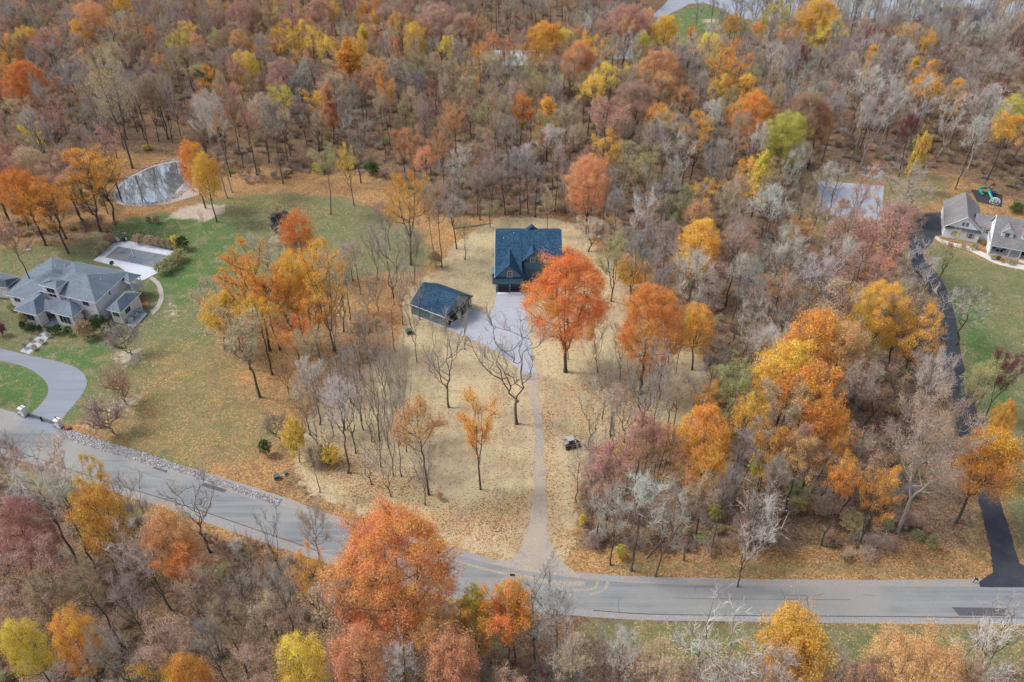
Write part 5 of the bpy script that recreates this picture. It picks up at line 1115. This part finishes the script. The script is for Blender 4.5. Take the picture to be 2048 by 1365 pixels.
# shrubs and garden plants (foot, top, width)
SHR = [(52, 655, 626, 18, 'M', 'bright yellow-green azalea at the left front corner of the cream house'), (49, 660, 643, 15, 'E', 'first clipped green ball left of the cream house steps, beside the yellow azalea'), (65, 664, 646, 21, 'E', 'glossy dark rhododendron under the left front window of the cream house'),
 (82, 663, 650, 12, 'E', 'small clipped green ball at the left of the entry steps'), (102, 669, 654, 13, 'E', 'clipped green ball at the right of the entry steps'), (118, 668, 650, 21, 'E', 'glossy rhododendron under the arched front window'), (140, 671, 653, 17, 'E', 'clipped green ball at the right front corner of the cream house'),
 (177, 676, 644, 40, 'B', 'large brown twiggy mound shrub in front of the cream house corner'), (205, 668, 632, 32, 'E', 'tall blue-green holly in front of the cream house'), (225, 660, 646, 18, 'E', 'dark green shrub right of the blue-green holly'), (240, 660, 650, 11, 'L', 'lime green shrub beside the service yard'), (231, 667, 656, 12, 'L', 'smaller lime green shrub in the bed by the service yard'),
 (25, 622, 608, 16, 'M', 'yellow-green shrub between the cream house and its garage wing'), (279, 489, 469, 21, 'T', 'first round tan grass mound behind the pool, farthest left'), (301, 493, 471, 21, 'T', 'second round tan grass mound behind the pool'), (319, 496, 474, 18, 'T', 'third round tan grass mound behind the pool'),
 (331, 498, 478, 16, 'T', 'fourth round tan grass mound behind the pool'), (343, 500, 480, 16, 'T', 'fifth round tan grass mound behind the pool, next to the dark evergreen'), (354, 497, 471, 24, 'Y', 'yellow-green bush at the far right corner of the pool'), (369, 500, 474, 26, 'E', 'dark evergreen bush at the far right corner of the pool'),
 (360, 522, 500, 30, 'V', 'olive hedge bush at the right end of the pool'), (345, 537, 514, 30, 'V', 'olive hedge bush in the middle of the pool hedge'), (328, 548, 524, 30, 'M', 'olive-yellow hedge bush nearest the camera in the pool hedge'), (210, 500, 484, 26, 'V', 'low green shrubs left of the pool deck'), (222, 488, 470, 24, 'B', 'reddish shrub behind the pool chairs'), (198, 510, 494, 22, 'V', 'olive shrub at the left corner of the pool deck'),
 (5, 672, 645, 24, 'K', 'bright crimson bush at the left edge of the photo'), (76, 672, 664, 9, 'T', 'tan ornamental clump at the head of the front path, left side'), (98, 676, 665, 10, 'T', 'tan ornamental clump at the head of the front path, right side'), (64, 684, 674, 11, 'T', 'tan ornamental clump midway on the left of the front path'), (85, 688, 678, 12, 'T', 'tan ornamental clump midway on the right of the front path'),
 (50, 697, 686, 11, 'T', 'tan ornamental clump at the foot of the front path, left side'), (70, 700, 690, 13, 'T', 'tan ornamental clump at the foot of the front path, right side'), (534, 911, 880, 24, 'E', 'small green pine-like bush by the utility boxes'), (1239, 1117, 1091, 26, 'L', 'bright lime shrub at the roadside edge of the woods'), (1858, 1100, 1068, 24, 'V', 'dark green shrub in the leaves left of the dark driveway'),
 (1772, 1062, 1042, 26, 'V', 'green shrub at the foot of the big forked pale tree'), (600, 925, 846, 50, 'Y', 'tall bright yellow bush near the bend of the road'), (665, 930, 896, 36, 'Y', 'round yellow-green bush right of the taller yellow one'), (636, 926, 898, 44, 'M', 'mustard bush between the two yellow bushes'), (253, 810, 755, 62, 'B', 'russet bush in the bare patch of the left lawn'),
 (315, 405+42, 432, 16, 'T', 'tawny grass clump on the lawn below the pond'), (299, 446, 434, 12, 'B', 'small russet grass clump on the lawn below the pond'), (872, 535, 505, 28, 'M', 'yellow speckled bush at the foot of two tall trunks by the straw yard'), (880, 1000, 985, 12, 'S', 'tiny orange sapling clump'), (1164, 1050, 1030, 18, 'Y', 'small yellow bush where the woods meet the straw yard'),
 (1590, 1022, 1000, 34, 'L', 'yellow-green bush deep in the lower right woods'), (1426, 1040, 1010, 30, 'L', 'lime bush at the foot of the orange tree woods'), (1900, 492, 486, 12, 'S', 'orange leaf clump bed in front of the white house garage'), (1925, 496, 489, 12, 'F', 'grey-mauve shrub in the curved bed'), (1946, 499, 487, 16, 'V', 'sage green shrub in the curved bed'),
 (1966, 490, 480, 12, 'M', 'yellow-green shrub in the corner of the white house'), (1984, 519, 511, 11, 'V', 'clipped green shrub under the porch rail'), (1995, 521, 513, 11, 'E', 'dark green shrub under the porch rail'), (2003, 525, 517, 10, 'S', 'orange shrub at the porch'), (2020, 528, 519, 18, 'V', 'low hedge before the porch steps'),
 (2030, 425, 408, 30, 'E', 'green laurels at the edge of the woods behind the white house'), (700, 335, 318, 30, 'M', 'yellow bush at the far edge of the meadow'), (640, 345, 325, 28, 'L', 'pale green bush at the far edge of the meadow'), (745, 350, 325, 30, 'E', 'dark green bush at the far edge of the meadow'), (295, 300, 290, 20, 'L', 'small lime bush above the pond'),
 (1405, 870, 850, 22, 'M', 'mustard bush under the orange tree'), (1640, 1030, 1000, 40, 'T', 'tan bush low in the woods beside the lime bush'), (1700, 1060, 1035, 50, 'M', 'mustard bush below the big forked pale tree'), (1500, 1080, 1050, 60, 'B', 'russet bush near the pale brush heap above the road')]
for bx, by, ty, w_, c_, lb in SHR:
    kd = 'r' if c_ not in 'BTF' or w_ < 45 else 'R'
    g = W(bx, by); H = max(.5, hgt(bx, by, ty)); d = proj((g.x, g.y, H/2))[2]
    scene_tree(g.x, g.y, H, max(.4, w_/2*d/FPX), c_, kd, extra=lb); OCC.append((g.x, g.y, 1))
t_ = TB(571, 482, 427, 48, 'U', 'r', extra='small dark purple ornamental tree alone on the lawn'); t_['o'].name = 'ornamental_tree'
TB(415, 468, 420, 9, 'G', 'u', extra='spindly bare sapling on the lawn below the sandy patch')
s_ = TB(263, 709, 664, 56, 'G', 'R', extra='grey leafless shrub in the pale patch of the left lawn')
TB(1510, 1080, 1020, 80, 'W', 'R', extra='pale dead brush heap at the wood edge above the road'); TB(560, 880, 838, 40, 'F', 'R', extra='dark twiggy brush in the orange leaves near the road bend')
TB(228, 868, 820, 66, 'F', 'R', extra='greyish brush in the ditch below the russet bush')

# ---------------- the rest of the woods
for _x, _y in ((1915, 62), (1868, 52), (1940, 58), (1890, 60)): OCC.append((W(_x, _y).x, W(_x, _y).y, 13))
def inp(px, x, y): return sdist(np.array([x]), np.array([y]), wpoly(px))[0] > 0
CLEAR = [[(-80, 500), (60, 480), (240, 462), (225, 400), (225, 370), (300, 318), (380, 318), (480, 372), (620, 348), (740, 352), (860, 400), (880, 440), (985, 425), (1120, 428), (1170, 445), (1240, 540), (1300, 590), (1400, 700), (1440, 780), (1420, 860), (1300, 900), (1200, 915), (1170, 960), (1160, 1100), (1560, 1118), (1960, 1120), (1960, 1000), (1925, 900), (1890, 780), (1870, 660), (1820, 560), (1810, 500), (1720, 480), (1590, 450), (1590, 340), (1690, 322), (1900, 340), (1990, 372), (2120, 390), (2500, 400), (2500, 1480), (1560, 1440), (1180, 1400), (1040, 1310), (860, 1230), (700, 1160), (400, 1060), (200, 1010), (-80, 970)],
         [(1215, 130), (1235, 90), (1275, 40), (1320, -60), (2200, -60), (2200, 30), (1900, 22), (1700, 26), (1530, 34), (1500, 90), (1420, 120), (1400, 175), (1280, 175)],
         [(955, 90), (1130, 90), (1130, 175), (1060, 185), (970, 195)]]
CLEAR += [[(1790, 500), (1880, 500), (1950, 720), (1960, 800), (1850, 800), (1800, 640)], [(1860, 780), (1935, 780), (1990, 1160), (1850, 1160), (1835, 1000)], [(222, 255), (395, 250), (402, 335), (215, 350)]]
CW = [wpoly(c) for c in CLEAR]
def fill():
    rg = np.random.default_rng(77); pts = []; cell = {}
    occ = list(OCC)
    for x, y, r in occ: cell.setdefault((int(x//8), int(y//8)), []).append((x, y, r))
    n = 60000
    X = rg.uniform(-330, 330, n); Y = rg.uniform(52, 500, n)
    ok = np.ones(n, bool)
    for c in CW: ok &= sdist(X, Y, c) < -1.0
    for x, y in zip(X[ok], Y[ok]):
        qx, qy, _ = proj((x, y, 0)); tx, ty, _ = proj((x, y, 22))
        if qx < -140 or qx > 2190 or ty > 1420 or qy < -30: continue
        k = (int(x//8), int(y//8)); md = 6.9 if y < 300 else 7.0; bad = False
        for i in (-1, 0, 1):
            for j in (-1, 0, 1):
                for a, b, r in cell.get((k[0]+i, k[1]+j), ()):
                    if (a-x)**2+(b-y)**2 < max(md, r*.9+1.5)**2: bad = True; break
                if bad: break
            if bad: break
        if bad: continue
        cell.setdefault(k, []).append((x, y, md)); pts.append((x, y, qx, qy))
    pts.sort(key=lambda q: q[1]); return pts
FILL = fill()
print('fill trees', len(FILL), 'placed', len(TREES))
def palette(qx, qy, rg):
    """what grows where: left woods warm, top right grey, near right brown"""
    if qx > 1500 and qy < 420: t = [('G', 'b', 34), ('F', 'v', 26), ('W', 'b', 14), ('T', 'v', 12), ('B', 's', 6), ('A', 's', 2), ('K', 'v', 2)]
    elif qx > 1380: t = [('G', 'b', 20), ('F', 'v', 16), ('W', 'b', 16), ('T', 's', 14), ('B', 's', 12), ('M', 's', 8), ('S', 's', 8), ('A', 's', 7), ('O', 's', 5)]
    elif qy < 330 and qx < 1000: t = [('G', 'b', 16), ('F', 'v', 16), ('B', 's', 16), ('T', 's', 14), ('M', 's', 7), ('P', 's', 8), ('S', 's', 9), ('T', 'v', 7), ('A', 's', 7), ('O', 's', 4)]
    elif qy > 1000: t = [('G', 'b', 16), ('F', 'v', 16), ('T', 's', 18), ('B', 's', 14), ('T', 'v', 10), ('S', 's', 9), ('A', 's', 8), ('W', 'b', 9)]
    else: t = [('G', 'b', 20), ('F', 'v', 18), ('B', 's', 15), ('T', 's', 14), ('M', 's', 10), ('W', 'b', 10), ('T', 'v', 8), ('S', 's', 4)]
    w_ = np.array([q[2] for q in t], float); i = rg.choice(len(t), p=w_/w_.sum()); return t[i][0], t[i][1]
NB = sum(t['kind'] in 'bvu' for t in TREES); NL = sum(t['kind'] == 's' for t in TREES); print('manual bare', NB, 'thin', NL)
_rg = np.random.default_rng(5); bare_n = leaf_n = 0; REST = []
for x, y, qx, qy in FILL:
    c, k = palette(qx, qy, _rg); H = _rg.uniform(15.5, 24)+(2.5 if y > 230 else 0); Rc = _rg.uniform(2.8, 4.6)
    if qy > 1050 and qy < 1200 : H *= .85; Rc *= .85
    isb = k in 'bv'
    if (isb and bare_n < 298-NB) or (not isb and leaf_n < 298-NL):
        scene_tree(x, y, H, Rc, c, k); bare_n += isb; leaf_n += not isb
    else: REST.append((x, y, H, Rc, k, c))
print('individual fill', bare_n, leaf_n, 'rest', len(REST))

# far and crowded remainder of the woods as one mass, standing trees instanced from the same kinds
def scatter(name, label, cat, pts, srcs, kind='stuff', tints=None):
    """pts rows: x,y,z-scale,xy-scale,index ; srcs: list of lists of source objects that stay together"""
    P = np.array(pts, float); me = bpy.data.meshes.new(name); me.vertices.add(len(P))
    co = np.zeros((len(P), 3), np.float32); co[:, :2] = P[:, :2]; me.vertices.foreach_set('co', co.ravel())
    for nm, col in (('sz', P[:, 2]), ('sx', P[:, 3])):
        a = me.attributes.new(nm, 'FLOAT', 'POINT'); a.data.foreach_set('value', col.astype(np.float32))
    a = me.attributes.new('ix', 'INT', 'POINT'); a.data.foreach_set('value', P[:, 4].astype(np.int32))
    a = me.attributes.new('rz', 'FLOAT', 'POINT'); a.data.foreach_set('value', np.random.default_rng(3).uniform(0, 6.28, len(P)).astype(np.float32))
    tr_ = np.random.default_rng(9)
    for nm, k_ in (('tint', 0), ('tintb', 1)):
        T_ = np.ones((len(P), 4), np.float32); T_[:, :3] = np.array([(CLR[t][0], BARKS['d' if t in 'OARBSPKYT' else 'm'])[k_] for t in tints])*tr_.uniform(.85, 1.12, (len(P), 1))*tr_.uniform(.94, 1.06, (len(P), 3))
        a = me.attributes.new(nm, 'FLOAT_COLOR', 'POINT'); a.data.foreach_set('color', T_.ravel())
    o = link(name, me); g = bpy.data.node_groups.new(name, 'GeometryNodeTree')
    g.interface.new_socket('Geometry', in_out='INPUT', socket_type='NodeSocketGeometry'); g.interface.new_socket('Geometry', in_out='OUTPUT', socket_type='NodeSocketGeometry')
    gi = g.nodes.new('NodeGroupInput'); go = g.nodes.new('NodeGroupOutput'); m2p = g.nodes.new('GeometryNodeMeshToPoints'); g.links.new(gi.outputs[0], m2p.inputs[0])
    def attr(nm, t):
        n = g.nodes.new('GeometryNodeInputNamedAttribute'); n.data_type = t; n.inputs[0].default_value = nm; return n.outputs[0]
    cs = g.nodes.new('ShaderNodeCombineXYZ'); sx = attr('sx', 'FLOAT'); g.links.new(sx, cs.inputs[0]); g.links.new(sx, cs.inputs[1]); g.links.new(attr('sz', 'FLOAT'), cs.inputs[2])
    cr = g.nodes.new('ShaderNodeCombineXYZ'); g.links.new(attr('rz', 'FLOAT'), cr.inputs[2]); ix = attr('ix', 'INT')
    jn = g.nodes.new('GeometryNodeJoinGeometry')
    for lvl in range(len(srcs[0])):
        gi2 = g.nodes.new('GeometryNodeJoinGeometry')
        for s in reversed(srcs):
            oi = g.nodes.new('GeometryNodeObjectInfo'); oi.transform_space = 'ORIGINAL'; oi.inputs[0].default_value = s[lvl]; oi.inputs[1].default_value = True
            g.links.new(oi.outputs['Geometry'], gi2.inputs[0])
        ip = g.nodes.new('GeometryNodeInstanceOnPoints'); ip.inputs['Pick Instance'].default_value = True
        g.links.new(m2p.outputs[0], ip.inputs['Points']); g.links.new(gi2.outputs[0], ip.inputs['Instance']); g.links.new(ix, ip.inputs['Instance Index'])
        g.links.new(cs.outputs[0], ip.inputs['Scale']); g.links.new(cr.outputs[0], ip.inputs['Rotation']); g.links.new(ip.outputs[0], jn.inputs[0])
    g.links.new(jn.outputs[0], go.inputs[0]); md = o.modifiers.new('scatter', 'NODES'); md.node_group = g
    return tag(o, label, cat, kind=kind)
leafy = [t for t in TREES if t['kind'] == 's'][:0]; src = []
for kk, cols, nn in (('s', 'BTMPSTFB', 10), ('b', 'GW', 6), ('v', 'FTF', 6)):
    seen = {}
    for t in TREES:
        if t['kind'] == kk and t['col'] in cols:
            ky = (t['col'], t['p']['tr'].name)
            if ky not in seen: seen[ky] = t
    src += list(seen.values())[:nn] if kk != 's' else list(seen.values())[::max(1, len(seen)//nn)][:nn]
li = [i for i, t in enumerate(src) if t['kind'] == 's']; bi = [i for i, t in enumerate(src) if t['kind'] != 's']
if REST:
    rr = np.random.default_rng(8)
    scatter('far_woodland', 'dense far woodland of bare and brown leaved trees', 'woodland',
        [(x, y, H/src[i]['p']['H'], Rc/src[i]['p']['R'], i) for x, y, H, Rc, k, c in REST for i in [int(rr.choice(bi if k in 'bv' else li))]],
        [[t['t'], t['k']] for t in src], tints=[q[5] for q in REST])
# undergrowth on the forest floor
def undergrowth():
    rg = np.random.default_rng(21); n = 24000; X = rg.uniform(-330, 330, n); Y = rg.uniform(52, 480, n); ok = np.ones(n, bool)
    for c in CW: ok &= sdist(X, Y, c) < .5
    keep = rg.random(n) < np.clip(1.25-Y/420, .25, 1); X, Y = X[ok & keep], Y[ok & keep]
    shr = [t for t in TREES if t['kind'] in 'R']; rnd = [t for t in TREES if t['kind'] == 'r' and t['col'] in 'BTMVF']
    s = shr[:5]+rnd[:7]; pts = []; tn = []
    for x, y in zip(X, Y):
        qx, qy, _ = proj((x, y, 0))
        if qx < -60 or qx > 2110 or qy > 1420: continue
        i = int(rg.integers(0, 5)) if rg.random() < .72 else int(rg.integers(5, len(s))); H = rg.uniform(.8, 2.6); Rc = rg.uniform(.7, 1.8)
        pts.append((x, y, H/s[i]['p']['H'], Rc/s[i]['p']['R'], i)); tn.append(rg.choice(list('GBFTFBB') if i < 5 else list('BTMVBFMB')))
    print('undergrowth', len(pts))
    scatter('undergrowth', 'brown brush and saplings on the woodland floor', 'undergrowth', pts, [[t['t'], t['k']] for t in s], tints=tn)
undergrowth()

# ---------------- labels for every tree: look, stature, landmark, order
def near(d):
    best = min(LANDW, key=lambda q: (q[1].x-d['x'])**2+(q[1].y-d['y'])**2); n, p = best
    dx, dy = d['x']-p.x, d['y']-p.y; dist = math.hypot(dx, dy)
    if dist < 14: rel = 'close to'
    elif abs(dx) > abs(dy)*1.3: rel = 'right of' if dx > 0 else 'left of'
    elif abs(dy) > abs(dx)*1.3: rel = 'behind' if dy > 0 else 'in front of'
    else: rel = ('behind right of' if dx > 0 else 'behind left of') if dy > 0 else ('front right of' if dx > 0 else 'front left of')
    return n, rel, dist
buckets = {}
for d in TREES:
    if d['extra']:
        tag(d['o'], d['extra'], d['cat']); continue
    n, rel, dist = near(d); size = 'broad' if d['R'] > 6 else 'slim' if d['R'] < 3.2 else 'tall' if d['H'] > 23 else 'short' if d['H'] < 15 else 'mid-height'
    key = (size, d['col'], d['kind'], rel, n); d['dist'] = dist; buckets.setdefault(key, []).append(d)
ORD = ['nearest', 'second nearest', 'third nearest', 'fourth nearest', 'fifth nearest', 'sixth nearest', 'seventh nearest', 'eighth nearest']
for (size, c, k, rel, n), L in buckets.items():
    L.sort(key=lambda q: q['dist'])
    for i, d in enumerate(L):
        kk = KW[k]; base = f"{size} {CLR[c][1]} {kk} tree {rel} {n}"; grp = {'f': 'full crowned autumn trees', 'n': 'full crowned autumn trees', 's': 'thin leafed autumn trees'}.get(k, 'bare trees')
        if len(L) == 1: tag(d['o'], base, 'tree', grp)
        elif len(L) <= 8: tag(d['o'], f"{base}, {ORD[i]}", 'tree', grp)
        else: tag(d['o'], base, 'tree', f"{base}s")
# ================================================================ SMALL THINGS
def small():
    # gate pillars and gate
    for i, (bx, by, lb) in enumerate([(50, 832, 'left white stone gate pillar with a lantern beside the road'), (121, 856, 'right white stone gate pillar with a lantern by the rubble strip')]):
        p = W(bx, by); r = empty('gate_pillar', (p.x, p.y, 0), R(-18)); tag(r, lb, 'gate pillar', 'pair of gate pillars')
        MB().box((0, 0, .15), (1.15, 1.15, .3)).build('plinth', MATS['stone_grey'], r)
        MB().box((0, 0, 1.25), (.85, .85, 1.9)).build('shaft', MATS['white_trim'], r)
        c = MB().box((0, 0, 2.27), (1.15, 1.15, .14)); c.add([(-.5, -.5, 2.34), (.5, -.5, 2.34), (.5, .5, 2.34), (-.5, .5, 2.34), (0, 0, 2.6)], [(0, 1, 4), (1, 2, 4), (2, 3, 4), (3, 0, 4), (3, 2, 1, 0)]); c.build('cap', MATS['white_trim'], r)
        l = MB(); l.tube([(0, 0, 2.55), (0, 0, 2.65)], .12, 6); l.tube([(0, 0, 2.65), (0, 0, 2.98)], .10, 6); l.tube([(0, 0, 2.98), (0, 0, 3.12)], [.17, .03], 6); l.build('lantern', MATS['dark_metal'], r)
        MB().box((-.95, 0, .3), (1.2, .6, .6)).build('wing_wall', MATS['stone_grey'], r)
    a, b = W(57, 834), W(113, 852); m = (a+b)/2; r = empty('driveway_gate', m); tag(r, 'low dark swing gate across the mouth of the grey driveway', 'gate')
    d, n, m3 = rot_wall(a, b); L = (b-a).length
    for s in (-1, 1):
        g = MB(); c0 = d*s*L/4
        for z in (.35, .75, 1.15): g.box(c0+Vector((0, 0, z)), (L/2-.15, .06, .06), up=m3)
        for k in range(15): g.box(c0+d*((k/14-.5)*(L/2-.25))+Vector((0, 0, .75)), (.035, .035, .9), up=m3)
        g.build('gate_leaf', MATS['dark_metal'], r)
    MB().box((0, 0, .6), (.1, .35, 1.3), up=m3).build('latch_post', MATS['dark_metal'], r)
    p = W(153, 862); r = empty('landscape_boulder', (W(136, 858).x, W(136, 858).y, 0)); tag(r, 'orange-brown boulder beside the right gate pillar', 'boulder')
    MB().blob((0, 0, .3), (.8, .6, .45), 4, 9, 6, .2).build('stone', MATS['terracotta_mat'], r)
    # utility boxes
    def ubox(bx, by, s, rz, lb):
        p = W(bx, by); r = empty('utility_box', (p.x, p.y, 0), R(rz)); tag(r, lb, 'utility box')
        MB().box((0, 0, .06), (s*1.2, s*1.1, .12)).build('pad', MATS['concrete'], r)
        MB().add([(-s/2, -s/2, .12), (s/2, -s/2, .12), (s/2, s/2, .12), (-s/2, s/2, .12), (-s/2, -s/2, s*.62), (s/2, -s/2, s*.62), (s/2, s/2, s*.8), (-s/2, s/2, s*.8)],
                 [(3, 2, 1, 0), (4, 5, 6, 7), (0, 1, 5, 4), (1, 2, 6, 5), (2, 3, 7, 6), (3, 0, 4, 7)]).build('cabinet', MATS['green_box'], r)
        MB().box((0, 0, s*.84), (s*1.08, s*1.08, .05)).build('lid', MATS['green_box'], r)
    ubox(818, 667, 1.25, 25, 'green transformer box on the straw below the detached garage'); ubox(554, 957, 1.0, 15, 'larger dark green utility box in the leaves near the road bend'); ubox(572, 949, .6, 40, 'small dark utility pedestal right of the larger box near the road bend')
    # stand pipe
    p = W(928.5, 519); r = empty('standpipe', (p.x, p.y, 0)); tag(r, 'thin dark pipe standing in the straw left of the blue house', 'pipe')
    MB().tube([(0, 0, 0), (0, 0, .8)], .07, 8).build('pipe', MATS['dark_metal'], r); MB().tube([(0, 0, .8), (0, 0, .88)], .10, 8).build('cap', MATS['dark_metal'], r)
    # mailbox
    p = W(1946, 1166); r = empty('mailbox', (p.x, p.y, 0), R(-30)); tag(r, 'dark mailbox on a short post at the foot of the dark driveway', 'mailbox')
    MB().box((0, 0, .5), (.12, .12, 1.0)).build('post', MATS['wood_brown'], r); MB().box((.15, 0, 1.12), (.55, .26, .26)).build('letter_box', MATS['dark_metal'], r); MB().box((-.14, 0, 1.1), (.03, .24, .24)).build('flap', MATS['white_trim'], r)
    # logs
    def log(a, b, r0, lb):
        p, q = W(*a), W(*b); m = (p+q)/2; r = empty('fallen_log', m); tag(r, lb, 'log')
        rg = random.Random(int(a[0])); g = MB(m); pts = [p.lerp(q, k/6)+Vector((rg.uniform(-.1, .1), rg.uniform(-.1, .1), r0*.8+.05)) for k in range(7)]
        g.tube(pts, [r0*(1-.6*k/6) for k in range(7)], 7); g.build('trunk', MATS['weathered_log'], r)
        h = MB(m)
        for k in range(2, 7): h.tube([pts[k], pts[k]+Vector((rg.uniform(-1.4, 1.4), rg.uniform(.3, 1.6), rg.uniform(.4, 1.4)))], [.06, .02], 4)
        h.build('branch', MATS['weathered_log'], r)
    log((905, 458), (985, 448), .28, 'long fallen grey trunk lying behind the straw yard left of the blue house'); log((1480, 955), (1520, 975), .2, 'dark log lying in the leaves of the lower right woods'); log((90, 1210), (150, 1225), .25, 'fallen trunk on the leaves in the lower left woods'); log((940, 275), (975, 305), .2, 'pale fallen log in the woods above the blue house'); log((1290, 1120), (1330, 1075), .16, 'pale fallen limb at the wood edge above the road'); log((1470, 920), (1500, 935), .2, 'pale log among the brush right of the orange tree')
    # tracked loader
    p = W(1141, 893); r = empty('compact_loader', (p.x, p.y, 0), R(16)); tag(r, 'small tracked loader with pale roof and dark blue windows on the straw', 'loader')
    for s in (-1, 1):
        t = MB(); t.tube([(-1.25, s*.75, .32), (1.15, s*.75, .32)], .3, 10); t.box((-.05, s*.75, .32), (2.3, .40, .56)); tr = t.build('track', MATS['dark_metal'], r)
        w_ = MB(); [w_.tube([(x, s*.97, .32), (x, s*1.0, .32)], .2, 10) for x in (-1.0, -.35, .3, .95)]; w_.build('roller', MATS['machine_grey'], tr)
    MB().box((-.1, 0, .75), (2.2, 1.1, .5)).build('chassis', MATS['machine_grey'], r)
    cb = MB().add([(-.75, -.6, 1.0), (.65, -.6, 1.0), (.65, .6, 1.0), (-.75, .6, 1.0), (-.65, -.55, 2.15), (.4, -.55, 2.15), (.4, .55, 2.15), (-.65, .55, 2.15)], [(3, 2, 1, 0), (4, 5, 6, 7), (0, 1, 5, 4), (1, 2, 6, 5), (2, 3, 7, 6), (3, 0, 4, 7)]).build('cab', MATS['machine_grey'], r)
    MB().box((-.1, -.63, 1.6), (.85, .05, .75)).build('window', MATS['glass_dark'], cb); MB().box((-.1, .63, 1.6), (.85, .05, .75)).build('window', MATS['glass_dark'], cb); MB().box((.60, 0, 1.6), (.06, .95, .8)).build('window', MATS['glass_dark'], cb)
    MB().box((-.12, 0, 2.21), (1.35, 1.3, .1)).build('roof', MATS['machine_roof'], r)
    MB().box((-1.1, 0, 1.1), (.7, 1.15, .5)).build('engine_cover', MATS['machine_grey'], r)
    for s in (-1, 1): MB().tube([(-1.2, s*.68, 1.4), (.4, s*.72, 1.35), (1.35, s*.7, .9), (1.6, s*.6, .4)], .09, 6).build('lift_arm', MATS['dark_metal'], r)
    MB().add([(1.5, -.85, .1), (2.2, -.85, .05), (1.5, -.85, .7), (1.5, .85, .1), (2.2, .85, .05), (1.5, .85, .7), (1.56, -.8, .14), (2.1, -.8, .1), (1.56, -.8, .64), (1.56, .8, .14), (2.1, .8, .1), (1.56, .8, .64)], [(0, 3, 4, 1), (0, 2, 5, 3), (6, 7, 10, 9), (6, 9, 11, 8), (0, 1, 2), (3, 5, 4)]).build('bucket', MATS['dark_metal'], r)
    # playground behind the white house
    q = [W(1820+x/6.5, 350+y/6.5) for x, y in [(790, 190), (1205, 260), (1195, 425), (870, 350)]]
    tag(tri_sheet('play_area_mulch', [tuple(v.xy) for v in q], .03, 'rubber_mulch'), kind='structure')
    p = Y(940, 300, 0); r = empty('play_set', (p.x, p.y, 0), R(10)); tag(r, 'wooden play set with peaked roof and teal tube slides behind the white house', 'play set')
    tw = Y(1000, 235, 0)-p; tw = Matrix.Rotation(R(-10), 3, 'Z') @ tw
    for sx in (-.8, .8):
        for sy in (-.8, .8): MB().box((tw.x+sx, tw.y+sy, 1.5), (.12, .12, 3.0)).build('post', MATS['wood_brown'], r)
    MB().box((tw.x, tw.y, 1.45), (1.8, 1.8, .1)).build('platform', MATS['wood_brown'], r)
    MB().add([(tw.x-1.1, tw.y-1.1, 3), (tw.x+1.1, tw.y-1.1, 3), (tw.x+1.1, tw.y+1.1, 3), (tw.x-1.1, tw.y+1.1, 3), (tw.x, tw.y-1.1, 4.1), (tw.x, tw.y+1.1, 4.1)], [(0, 4, 5, 3), (1, 2, 5, 4), (0, 1, 4), (3, 5, 2), (3, 2, 1, 0)]).build('roof', MATS['wood_brown'], r)
    MB().tube([(tw.x-.8, tw.y-.8, 1.7), (tw.x-1.3, tw.y-2.2, 1.3), (tw.x-1.6, tw.y-4.2, .45), (tw.x-1.6, tw.y-4.8, .4)], .42, 10).build('tube_slide', MATS['teal_plastic'], r)
    MB().tube([(tw.x-.9, tw.y+.2, 1.8), (tw.x-2.2, tw.y+.2, 1.9), (tw.x-3.4, tw.y+.1, 1.6), (tw.x-3.3, tw.y-1.0, 1.0), (tw.x-3.0, tw.y-1.8, .4)], .4, 10).build('tube_slide', MATS['teal_plastic'], r)
    MB().box((tw.x+.1, tw.y-1.9, .75), (.6, 2.4, .08), up=Matrix.Rotation(R(-35), 3, 'X')).build('ramp', MATS['wood_brown'], r)
    p = Y(1100, 360, 0); r = empty('climbing_dome', (p.x, p.y, 0)); tag(r, 'white tubular geodesic climbing dome on the dark play surface', 'climbing dome')
    g = MB(); n = 8; rad = 1.6
    rings = [[Vector((rad*math.cos(el)*math.cos(2*math.pi*(i+.5*k)/n), rad*math.cos(el)*math.sin(2*math.pi*(i+.5*k)/n), rad*math.sin(el))) for i in range(n)] for k, el in enumerate((.02, .5, .98))]
    for k in range(3):
        for i in range(n):
            g.tube([rings[k][i], rings[k][(i+1) % n]], .04, 4)
            if k < 2: g.tube([rings[k][i], rings[k+1][i]], .04, 4); g.tube([rings[k][i], rings[k+1][i-1]], .04, 4)
            else: g.tube([rings[k][i], Vector((0, 0, rad))], .04, 4)
    g.build('frame', MATS['white_trim'], r)
    p = Y(1075, 255, 0); r = empty('toy_house', (p.x, p.y, 0), R(20)); tag(r, 'small blue plastic toy on the play surface right of the slides', 'toy')
    MB().box((0, 0, .45), (1.1, .9, .9)).build('body', MATS['blue_plastic'], r); MB().add([(-.65, -.55, .9), (.65, -.55, .9), (.65, .55, .9), (-.65, .55, .9), (-.65, 0, 1.3), (.65, 0, 1.3)], [(0, 1, 5, 4), (2, 3, 4, 5), (0, 4, 3), (1, 2, 5), (3, 2, 1, 0)]).build('roof', MATS['blue_plastic'], r)
    # firewood and rocks around
    for bx, by, s, lb in [(684, 706, 1.3, 'flat pale rock on the orange leaves left of the transformer box'), (218, 500-20, .9, 'flat pale stone on the lawn left of the pool hedge'), (55, 501, 1.5, 'flat pale stone slab on the lawn above the cream house'), (250, 467, 1.0, 'flat pale stone slab on the lawn between pond and pool'), (1765, 752, 3.6, 'pale slab of rock in the woods left of the dark driveway'), (125, 476, .9, 'yellowish boulder at the foot of the tree behind the lawn')]:
        p = W(bx, by); r = empty('rock', (p.x, p.y, 0)); tag(r, lb, 'rock'); MB().blob((0, 0, .1), (s*.75, s*.5, .22), int(bx), 9, 6, .2).build('stone', MATS['pond_bank'], r)
small()
